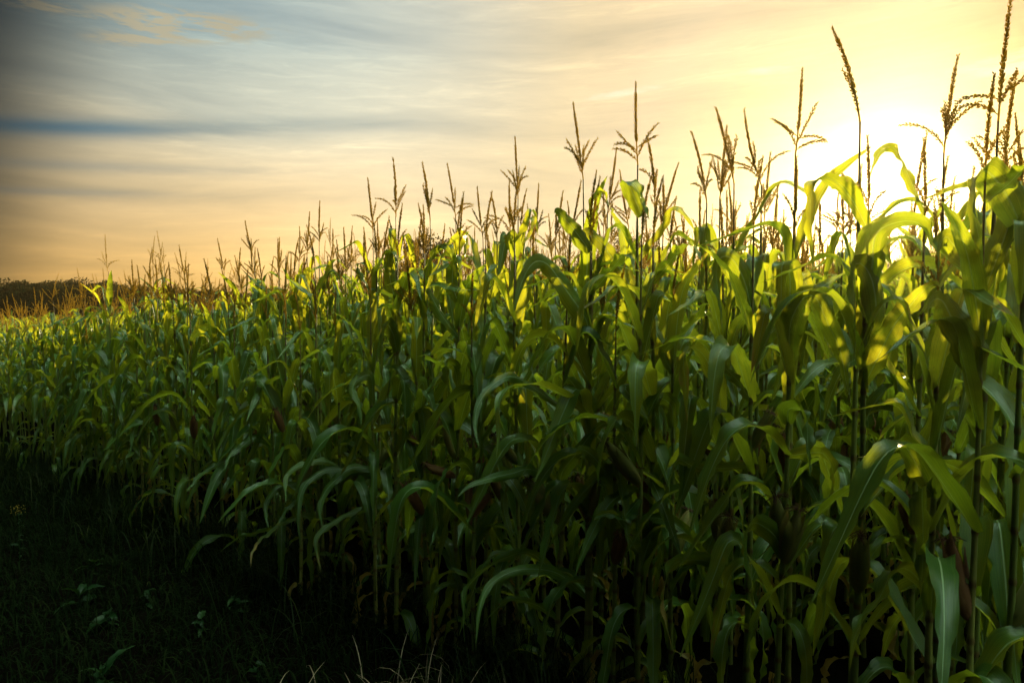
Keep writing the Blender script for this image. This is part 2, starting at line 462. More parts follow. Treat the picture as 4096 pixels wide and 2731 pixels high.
def arc_path(L, a0, a1, bend, sharp, side, n, seed, wob=0.12):
    """midrib leaving at elevation a0, ending at a1; bend = where along it it goes over, sharp = how suddenly"""
    g = random.Random(seed); s = np.linspace(0, 1, n)
    k = 1 / (1 + np.exp(-(s - bend) * sharp)); k0, k1 = k[0], k[-1]; k = (k - k0) / (k1 - k0)
    el = a0 + (a1 - a0) * k + wob * np.sin(s * g.uniform(5, 10) + g.uniform(0, 6)) * s
    az = side * s ** 1.5 + R(5) * np.sin(s * 7 + g.uniform(0, 6)) * s
    d = np.stack([np.cos(el) * np.cos(az), np.cos(el) * np.sin(az), np.sin(el)], 1)
    P = np.concatenate([[[0, 0, 0]], np.cumsum((d[1:] + d[:-1]) * 0.5 * L / (n - 1), axis=0)])
    return P


LEAFSPEC = []        # (class, path params, blade params)
g = random.Random(11)
for c, cnt in (('low', 12), ('mid', 20), ('high', 16)):
    for i in range(cnt):
        if c == 'low':
            pr = dict(L=g.uniform(.60, .85), a0=R(g.uniform(25, 60)), a1=R(g.uniform(-88, -65)), bend=g.uniform(.2, .4), sharp=g.uniform(7, 14), side=g.uniform(-.6, .6))
            br = dict(W=g.uniform(.060, .085), fold=.5, ruffle=.015, twist=g.uniform(-2.4, 2.4))
        elif c == 'mid':
            pr = dict(L=g.uniform(.58, .84), a0=R(g.uniform(52, 72)), a1=R(g.uniform(-88, -50)), bend=g.uniform(.32, .52), sharp=g.choice([8, 14, 24, 40, 60]), side=g.uniform(-.5, .5))
            br = dict(W=g.uniform(.082, .110), fold=.55, ruffle=.009, twist=g.uniform(-1.4, 1.4))
        else:
            pr = dict(L=g.uniform(.42, .72), a0=R(g.uniform(58, 80)), a1=R(g.choice([-89, -85, -80, -70, -25, 35])), bend=g.uniform(.45, .66), sharp=g.choice([14, 40, 70, 90]), side=g.uniform(-.4, .4))
            br = dict(W=g.uniform(.075, .10), fold=.6, ruffle=.0055, twist=g.uniform(-.9, .9))
        LEAFSPEC.append((c, pr, br, 100 + len(LEAFSPEC)))


def make_leaf(spec, n, across):
    c, pr, br, sd_ = spec
    P = arc_path(n=n, seed=sd_, wob=R(7) if c == 'low' else R(3), **pr)
    return leaf_geo(P, b0=(0, 1, 0), seed=sd_, across=across, **br)


LEAFMESH = {'low': [], 'mid': [], 'high': []}
LEAFLOW = {'low': [], 'mid': [], 'high': []}
LEAFFAR = {'low': [], 'mid': [], 'high': []}
for sp_ in LEAFSPEC:
    v_, f_, u_ = make_leaf(sp_, 30, 4)
    LEAFMESH[sp_[0]].append(mesh_from('leaf', v_, f_, LEAF, u_))
    LEAFLOW[sp_[0]].append(make_leaf(sp_, 16, 2))
    LEAFFAR[sp_[0]].append(make_leaf(sp_, 8, 2))

DRYMESH = []
g = random.Random(31)
for i in range(6):
    P_ = arc_path(g.uniform(.38, .58), R(g.uniform(0, 35)), R(-88), .15, 12, g.uniform(-.8, .8), 30, 300 + i)
    v_, f_, u_ = leaf_geo(P_, g.uniform(.03, .05), (0, 1, 0), fold=.9, ruffle=.022, twist=g.uniform(-4, 4), seed=300 + i, tipfold=.9)
    DRYMESH.append(mesh_from('leaf', v_, f_, LEAF_D, u_))

# ------------------------------------------------------------------ stalk
NODES = [0.05, 0.11, 0.18, 0.255, 0.33, 0.405, 0.48, 0.55, 0.62, 0.685, 0.745, 0.80, 0.85]


def stalk_geo(sides=8, seed=0, detail=True):
    """unit-high stalk with jointed internodes and leaf sheaths"""
    g = random.Random(seed)
    zs, rs, us = [0.0], [0.0135], [0.0]
    for i, nd in enumerate(NODES):
        r = 0.0125 * (1 - 0.62 * nd)
        if detail:
            for dz, k, q in ((-0.020, 1.02, 0.0), (-0.006, 0.98, 0.4), (0.0, 1.22, 1.0), (0.006, 1.05, 0.6), (0.014, 1.0, 0.0)):
                zs.append(nd + dz); rs.append(r * k); us.append(q)
        else:
            zs.append(nd); rs.append(r); us.append(0.5)
    for z_, r_ in ((0.90, 0.0042), (0.95, 0.0033), (1.0, 0.0030)):
        zs.append(z_); rs.append(r_); us.append(0)
    zs = np.array(zs); o = np.argsort(zs); zs, rs, us = zs[o], np.array(rs)[o], np.array(us)[o]
    P = np.stack([0.006 * np.sin(zs * 9 + seed) * np.sin(np.pi * zs), 0.006 * np.cos(zs * 7 + seed) * np.sin(np.pi * zs), zs], 1)
    uv = np.stack([us, zs], 1)
    return tube(P, rs, sides, uv)


STALKMESH = []
for i in range(5):
    v_, f_, u_ = stalk_geo(8, i); STALKMESH.append(mesh_from('stalk', v_, f_, STALK, u_))
STALKLOW = stalk_geo(4, 1, False)


# ------------------------------------------------------------------ tassel
OCT_F = np.array([[0, 1, 2, 2], [0, 2, 3, 3], [0, 3, 1, 1], [4, 2, 1, 1], [4, 3, 2, 2], [4, 1, 3, 3]])


def spikelets(acc, P, step, length, wid, g, start=0.0):
    P = np.asarray(P); seg = np.linalg.norm(np.diff(P, axis=0), axis=1); cum = np.concatenate([[0], np.cumsum(seg)])
    s = start; k = 0
    while s < cum[-1]:
        p = np.array([np.interp(s, cum, P[:, i]) for i in range(3)])
        q = np.array([np.interp(min(s + 0.01, cum[-1]), cum, P[:, i]) for i in range(3)]); r = np.array([np.interp(max(s - 0.01, 0), cum, P[:, i]) for i in range(3)])
        t = (q - r) / (np.linalg.norm(q - r) + 1e-9)
        a = k * 2.4 + g.uniform(-.4, .4)
        b = np.cross(t, [0.3, 0.9, 0.1]); b /= np.linalg.norm(b); c = np.cross(t, b)
        rad = b * math.cos(a) + c * math.sin(a)
        fall = 1.0 if s < cum[-1] * 0.85 else 0.7
        d = t * 0.87 + rad * g.uniform(.30, .55); d /= np.linalg.norm(d)
        l = length * g.uniform(.8, 1.2) * fall; w = wid * g.uniform(.8, 1.2) * fall
        e = np.cross(d, rad); e /= np.linalg.norm(e) + 1e-9; h = np.cross(d, e)
        base = p + rad * 0.0012; mid = base + d * l * 0.45
        v = np.array([base] + [mid + w * (math.cos(x) * e + math.sin(x) * h) for x in (0, 2.09, 4.19)] + [base + d * l])
        acc.add(v, OCT_F); s += step * g.uniform(.8, 1.2); k += 1


def tassel_geo(seed, L=0.36, nb=6, spread=35, low=0):
    g = random.Random(seed); acc = Acc()
    n = 14; s = np.linspace(0, 1, n); la = g.uniform(0, 6.28); bend = g.uniform(0.0, 0.05)
    ax = np.stack([bend * s ** 2 * math.cos(la), bend * s ** 2 * math.sin(la), s * L], 1)
    bps = []
    for i in range(nb):
        h = 0.02 + 0.09 * (i / max(nb, 1)) * g.uniform(.8, 1.2); a = i * 2.4 + g.uniform(-.5, .5)
        l = g.uniform(.13, .21) * (1.05 - 0.45 * i / nb); e = R(spread * g.uniform(.5, 1.2)); droop = R(g.choice([-15, 0, 10, 30, 50, 65]))
        m = 10; q = np.linspace(0, 1, m); an = e + droop * q ** 1.5
        d = np.stack([np.sin(an) * math.cos(a), np.sin(an) * math.sin(a), np.cos(an)], 1)
        P = np.concatenate([[[0, 0, 0]], np.cumsum(d[1:] * l / (m - 1), axis=0)]) + np.array([0, 0, h])
        bps.append(P)
    if low == 0:
        acc.add(*tube(ax, np.linspace(.0036, .0014, n), 5)); spikelets(acc, ax, 0.0032, 0.0165, 0.0042, g, start=L * 0.28)
        for P in bps:
            acc.add(*tube(P, np.linspace(.0022, .0010, len(P)), 4)); spikelets(acc, P, 0.0046, 0.0155, 0.0038, g, start=0.015)
    elif low == 1:
        acc.add(*tube(ax, np.linspace(.0026, .0012, n), 3)); spikelets(acc, ax, 0.008, 0.018, 0.0042, g, start=L * 0.30)
        for P in bps[:5]:
            acc.add(*tube(P[::3], .0011, 3)); spikelets(acc, P, 0.011, 0.017, 0.0038, g, start=0.015)
    else:
        z = np.array([0, .3, .5, .75, 1.0]); P = np.stack([0 * z, 0 * z, z * L], 1)
        acc.add(*tube(P, [.003, .006, .006, .005, .001], 3))
        for P in bps[:4]:
            acc.add(*tube(P[::3], [.002, .004, .004, .001], 3))
    return acc


TSPEC = [(1, .36, 5, 30), (2, .38, 7, 34), (3, .34, 4, 24), (4, .40, 8, 30), (5, .36, 6, 42), (6, .33, 3, 20), (7, .38, 9, 36), (8, .35, 2, 14), (9, .37, 5, 52), (10, .36, 7, 26)]
TASSELMESH = [tassel_geo(*t).mesh('tassel', TASSEL, False) for t in TSPEC]
TASSELLOW = [tassel_geo(*t, low=1).get() for t in TSPEC[:6]]
TASSELFAR = [tassel_geo(*t, low=2).get() for t in TSPEC[:4]]


# ------------------------------------------------------------------ ear
def ear_geo(seed):
    """husk-wrapped ear: overlapping pointed husk leaves round a spindle; and its silk"""
    g = random.Random(seed); acc = Acc(); L = 0.215
    n = 12; s = np.linspace(0, 1, n)
    prof = np.interp(s, [0, .08, .25, .5, .75, .92, 1], [.008, .017, .026, .027, .021, .011, .004])
    P = np.stack([0 * s, 0 * s, s * L], 1)
    acc.add(*tube(P, prof, 10))
    for k in range(7):
        a = k * 2.39 + g.uniform(-.3, .3); m = 12; q = np.linspace(0, 1, m); ll = L * g.uniform(.8, 1.15)
        flare = g.uniform(0, .03)
        rr = np.interp(q * ll / L, [0, .08, .25, .5, .75, .92, 1.2], [.010, .019, .028, .029, .023, .013, .010]) + flare * q ** 4
        wa = np.interp(q, [0, .3, .7, 1], [.9, .95, .6, .06]); vs = np.zeros((m, 5, 3)); uu = np.zeros((m, 5, 2))
        for j, x in enumerate(np.linspace(-1, 1, 5)):
            an = a + wa * x; rj = rr - .002 * abs(x)
            vs[:, j] = np.stack([rj * np.cos(an), rj * np.sin(an), q * ll], 1)
            uu[:, j, 0] = x * .5 + .5; uu[:, j, 1] = q
        acc.add(vs.reshape(-1, 3), grid_faces(m, 5), uu.reshape(-1, 2))
    sk = Acc()
    for k in range(34):
        a = g.uniform(0, 6.28); m = 6; q = np.linspace(0, 1, m); o = g.uniform(.01, .045); l = g.uniform(.03, .07)
        Q = np.stack([o * q ** 1.2 * math.cos(a) + .003 * math.cos(a), o * q ** 1.2 * math.sin(a), L * .95 + l * (q - .9 * q * q)], 1)
        sk.add(*tube(Q, .0009, 3))
    return acc, sk


EARS = []
for i in range(5):
    a_, s_ = ear_geo(50 + i)
    EARS.append((a_.mesh('ear', HUSK_DRY if i in (1, 3) else HUSK), s_.mesh('silk', SILK)))


# ------------------------------------------------------------------ corn plants
def plan_plant(g, x, y, H, tip=None, orient=None):
    """everything that fixes one plant: stalk line, leaves, tassel. Positions relative to its base"""
    z0 = tz(x, y)
    L_t = 0.40
    if tip is not None:
        tipv = np.array(tip) - np.array([x, y, z0]); top_dir = None
    else:
        le, la = g.gauss(0, R(2.5)), g.uniform(0, 6.28)
        tipv = np.array([math.sin(le) * math.cos(la) * H, math.sin(le) * math.sin(la) * H, H])
    return z0, tipv


def leaf_list(g, S, phi, nmin=0, skip_top=0, zmul=1.0):
    """(class, fraction along the stalk, azimuth, scale, tilt) for each leaf"""
    out = []
    for i, fr in enumerate(NODES):
        if i < nmin or i >= len(NODES) - skip_top: continue
        if i < 2 and g.random() < 0.3: continue
        c = 'low' if i < 4 else ('mid' if i < 10 else 'high')
        if i == 9 and g.random() < .4: c = 'high'
        az = phi + i * math.pi + g.gauss(0, R(22))
        s = {'low': .9, 'mid': 1.0, 'high': .95}[c] * g.uniform(.85, 1.1)
        out.append((c, fr, az, s, g.gauss(0, R(5))))
        if 2 <= i <= 7 and g.random() < .35: out.append(('low', fr - .02, az + g.uniform(1, 5), s * .85, g.gauss(0, R(8))))
    return out


PLANTS = []


def corn_plant(g, x, y, tipv, label, group, twist=None, tilt_dir=None, ears=None, skip_top=0, tassel_kind=None, tassel_scale=1.0, drop=0.0):
    """one plant as a thing: Empty at its base > stalk, leaf (each), tassel, ear (> silk)"""
    z0 = tz(x, y) - 0.01
    root = put('corn_plant', None, loc=(x, y, z0))
    root.empty_display_size = 0.1
    tag(root, label, 'corn plant', group)
    tipv = np.asarray(tipv, float)
    base_dir = np.array([0, 0, 1.0])
    H = tipv[2]
    Lt = 0.37 * tassel_scale
    # stalk rises nearly straight; the tassel carries the rest of the lean
    lean = tipv[:2]
    tb = np.array([lean[0] * 0.72, lean[1] * 0.72, H - Lt * 0.97]) if tilt_dir is None else tipv - np.asarray(tilt_dir) * Lt
    S = np.linalg.norm(tb); d = tb / S
    q = Vector((0, 0, 1)).rotation_difference(Vector(d))
    st = put('stalk', g.choice(STALKMESH), root, scale=(1, 1, S)); st.rotation_mode = 'QUATERNION'; st.rotation_quaternion = q
    k = g.uniform(.92, 1.12); st.scale = (k, k, S)
    td = tipv - tb; Lr = np.linalg.norm(td); q2 = Vector((0, 0, 1)).rotation_difference(Vector(td / Lr))
    ti = g.randrange(len(TASSELMESH)) if tassel_kind is None else tassel_kind
    ta = put('tassel', TASSELMESH[ti], root, loc=tb - d * 0.002); ta.rotation_mode = 'QUATERNION'
    ta.rotation_quaternion = q2 @ Quaternion((0, 0, 1), g.uniform(0, 6.28)); sc_ = Lr / TSPEC[ti][1]; ta.scale = (sc_, sc_, sc_)
    phi = g.uniform(0, 6.28) if twist is None else twist
    for (c, fr, az, s, tl) in leaf_list(g, S, phi, skip_top=skip_top):
        if drop and g.random() < (drop if fr < .45 else drop * .7): continue
        isdry = fr < .22 and g.random() < .5
        me = g.choice(DRYMESH) if isdry else g.choice(LEAFMESH[c])
        lf = put('leaf', me, root, loc=d * fr * S, rot=(0, tl, az), scale=(s, s * g.choice((-1, 1)), s))
        if isdry: lf['label'] = 'withered yellow-brown leaf hanging at the foot of the stalk'
    n_e = (g.random() < .62) if ears is None else ears
    for e in range(int(n_e)):
        em, sm = g.choice(EARS)
        fr = NODES[5] + g.uniform(-.01, .03); az = phi + e * math.pi + g.uniform(-.5, .5) + math.pi * .5
        off = np.array([math.cos(az), math.sin(az), 0]) * .010
        eo = put('ear', em, root, loc=d * fr * S + off, rot=(0, R(g.uniform(16, 38)), az))
        put('silk', sm, eo)
    PLANTS.append((root, d, S))
    return root, d, S


# heroes: tip px, tip py, foot px, foot py of the visible tassel stem, height above ground, tassel kind, label
HEROES = [
 (591, 1005, 601, 1187, 2.66, 0, 'corn plant whose dark tassel is the leftmost rising clear above the far tree line'),
 (667, 1056, 645, 1170, 2.60, 2, 'corn plant with slanting tassel just right of the leftmost tall tassel'),
 (533, 1104, 530, 1170, 2.58, 5, 'small corn plant whose short tassel crosses the top of the dark tree line'),
 (711, 979, 756, 1187, 2.64, 7, 'corn plant with a left-curving tassel and one low side branch, left of the field'),
 (827, 1068, 822, 1170, 2.58, 2, 'corn plant with a short upright tassel between two taller left-leaning ones at the left'),
 (870, 956, 911, 1157, 2.66, 4, 'corn plant whose left-leaning tassel spreads wide side branches over the left of the field'),
 (955, 990, 956, 1160, 2.60, 5, 'corn plant with a narrow upright tassel beside the wide spread left-leaning one'),
 (969, 885, 1054, 1157, 2.72, 2, 'corn plant with a long thin stem and tassel leaning strongly left, apart from its neighbours'),
 (1086, 1026, 1084, 1150, 2.60, 5, 'corn plant with a short tassel right of the strongly left-leaning tassel'),
 (1146, 1008, 1146, 1150, 2.60, 2, 'corn plant with a low upright tassel left of the paired dark tassels'),
 (1208, 907, 1190, 1127, 2.64, 1, 'corn plant with a thick branching tassel at the left of the pair of dark tassels'),
 (1240, 846, 1223, 1086, 2.66, 3, 'corn plant with a full dark tassel just left of the taller straight one'),
 (1274, 806, 1280, 1157, 2.70, 1, 'corn plant with a tall straight tassel whose arms open both ways, left of centre'),
 (1333, 914, 1330, 1155, 2.60, 5, 'corn plant with a plain spike tassel right of the tall open-armed one'),
 (1392, 943, 1389, 1095, 2.58, 7, 'corn plant with a slim tassel in the gap left of centre'),
 (1474, 715, 1502, 1036, 2.68, 0, 'corn plant with a long dark spike leaning a little left before the centre tree clump'),
 (1559, 863, 1520, 1065, 2.55, 2, 'corn plant whose lower tassel leans right in front of the long dark spike'),
 (1592, 637, 1580, 964, 2.72, 0, 'corn plant with a tall tassel of few open branches above a square folded leaf'),
 (1674, 851, 1675, 976, 2.55, 5, 'corn plant with a small bare spike above the round tree clump'),
 (1705, 650, 1723, 917, 2.70, 2, 'corn plant with a dark narrow tassel above the middle of the tree clump'),
 (1798, 652, 1828, 917, 2.72, 8, 'corn plant whose tassel has the widest bowed arms, right of the tree clump'),
 (1901, 744, 1940, 1006, 2.62, 0, 'corn plant with a thin left-leaning tassel right of the wide bowed arms'),
 (1989, 769, 1988, 976, 2.60, 5, 'corn plant with a short plain upright tassel near the picture centre'),
 (2031, 717, 2041, 926, 2.62, 9, 'corn plant with a small brush-like tassel just left of the tall centre one'),
 (2058, 545, 2083, 976, 2.74, 3, 'corn plant with the tallest tassel at the centre, a thick spike with upright arms'),
 (2155, 738, 2142, 976, 2.60, 1, 'corn plant with a slim branched tassel right of the tallest centre one'),
 (2252, 765, 2211, 1036, 2.60, 2, 'corn plant with a right-leaning small tassel before the broad slanting leaf'),
 (2295, 409, 2354, 887, 2.74, 3, 'tall corn plant with a dark many-armed tassel on a long bare stem, right of centre'),
 (2327, 729, 2276, 976, 2.60, 7, 'corn plant with a thick tassel leaning right, under the many-armed dark tassel'),
 (2471, 604, 2419, 917, 2.66, 1, 'corn plant with a long right-leaning tassel behind a small arched leaf'),
 (2471, 679, 2514, 905, 2.62, 4, 'corn plant with a left-leaning tassel hidden partly by a hanging leaf'),
 (2527, 331, 2574, 976, 2.76, 8, 'tall corn plant with a fan of long thin arms, left of the sunlit tassels'),
 (2618, 545, 2621, 917, 2.66, 5, 'corn plant with a narrow dark spike directly right of the fan-armed tassel'),
 (2690, 650, 2655, 880, 2.62, 4, 'corn plant with a low bushy tassel right of the narrow dark spike'),
 (2800, 520, 2826, 803, 2.66, 0, 'corn plant with a dark spike and two low arms, right of the narrow spike'),
 (2877, 421, 2937, 735, 2.70, 2, 'corn plant with a tall left-leaning tassel above a narrow upright leaf'),
 (2905, 500, 2883, 757, 2.66, 6, 'corn plant with a golden brushy tassel crossing the left-leaning one'),
 (2939, 453, 3055, 765, 2.70, 1, 'corn plant with a tassel leaning far left at the start of the golden ones'),
 (3078, 610, 3060, 840, 2.60, 6, 'corn plant with a low thick tassel glowing gold left of the V-shaped one'),
 (3227, 272, 3174, 673, 2.76, 8, 'tall corn plant with a golden tassel whose two arms open like a V'),
 (3388, 92, 3465, 673, 2.80, 7, 'very tall corn plant with a long curved spike beside a twin, above the sun'),
 (3694, 520, 3656, 842, 2.60, 7, 'corn plant with a thin golden tassel right beside the white sun glare'),
 (3809, 222, 3771, 666, 2.72, 9, 'tall corn plant with a thick golden brush of a tassel right of the sun'),
 (3755, 627, 3765, 900, 2.52, 5, 'corn plant with a low slim tassel beneath the thick golden brush'),
 (4030, 0, 3977, 689, 2.72, 8, 'tallest corn plant at the right with a tassel reaching the top of the picture'),
 (4019, 306, 4023, 711, 2.62, 4, 'corn plant whose tassel sends a long arm left, below the tallest one at the right'),
 (4065, 451, 4085, 680, 2.55, 6, 'corn plant with a feathery tassel at the right picture edge'),
]
gh = random.Random(3)
hero_pos = []          # (root, base xyz, dir, S)
for (tx, ty, bx, by, H, tk, lab) in HEROES:
    need = (HORIZON - ty) / FPX
    d = edge_depth(bx) + 0.3
    for _ in range(30):                      # settle the distance so the tip is H above the ground there
        X = (bx - PW / 2) / FPX * d
        dn = (tz(X, d) + H - CAM_H) / need if need > 0.01 else 9.0
        d = 0.6 * d + 0.4 * min(max(dn, edge_depth(bx)), 14.0)
    p0 = at(bx, by, d); tip = at(tx, ty, d + gh.uniform(-.03, .03))
    x, y = p0[0] + gh.gauss(0, .02), d + gh.gauss(0, .02)
    tipv = tip - np.array([x, y, tz(x, y) - .01])
    dirv = tip - p0; dirv /= np.linalg.norm(dirv)
    root, dd, S = corn_plant(gh, x, y, tipv, lab, 'corn plants with tall tassels', tilt_dir=dirv, drop=.22 if d < 4.6 else .0, skip_top=1 if gh.random() < .5 else 0, tassel_kind=tk)
    hero_pos.append((root, np.array([x, y, tz(x, y) - .01]), dd, S))


# ------------------------------------------------------------------ leaves shaped after the photograph, each growing from its own stalk
def z1(*p): return [(0 + a / 1.68, 800 + b / 1.68) for a, b in p]
def z2(*p): return [(1300 + a / 1.68, 500 + b / 1.68) for a, b in p]
def z3(*p): return [(2600 + a / 1.307, b / 1.307) for a, b in p]
def z4(*p): return [(2600 + a / 1.568, 1000 + b / 1.568) for a, b in p]
def z5(*p): return [(1300 + a / 1.68, 1300 + b / 1.68) for a, b in p]
def z6(*p): return [(a / 1.386, 1600 + b / 1.386) for a, b in p]
def z7(*p): return [(1500 + a / .906, 1800 + b / .906) for a, b in p]


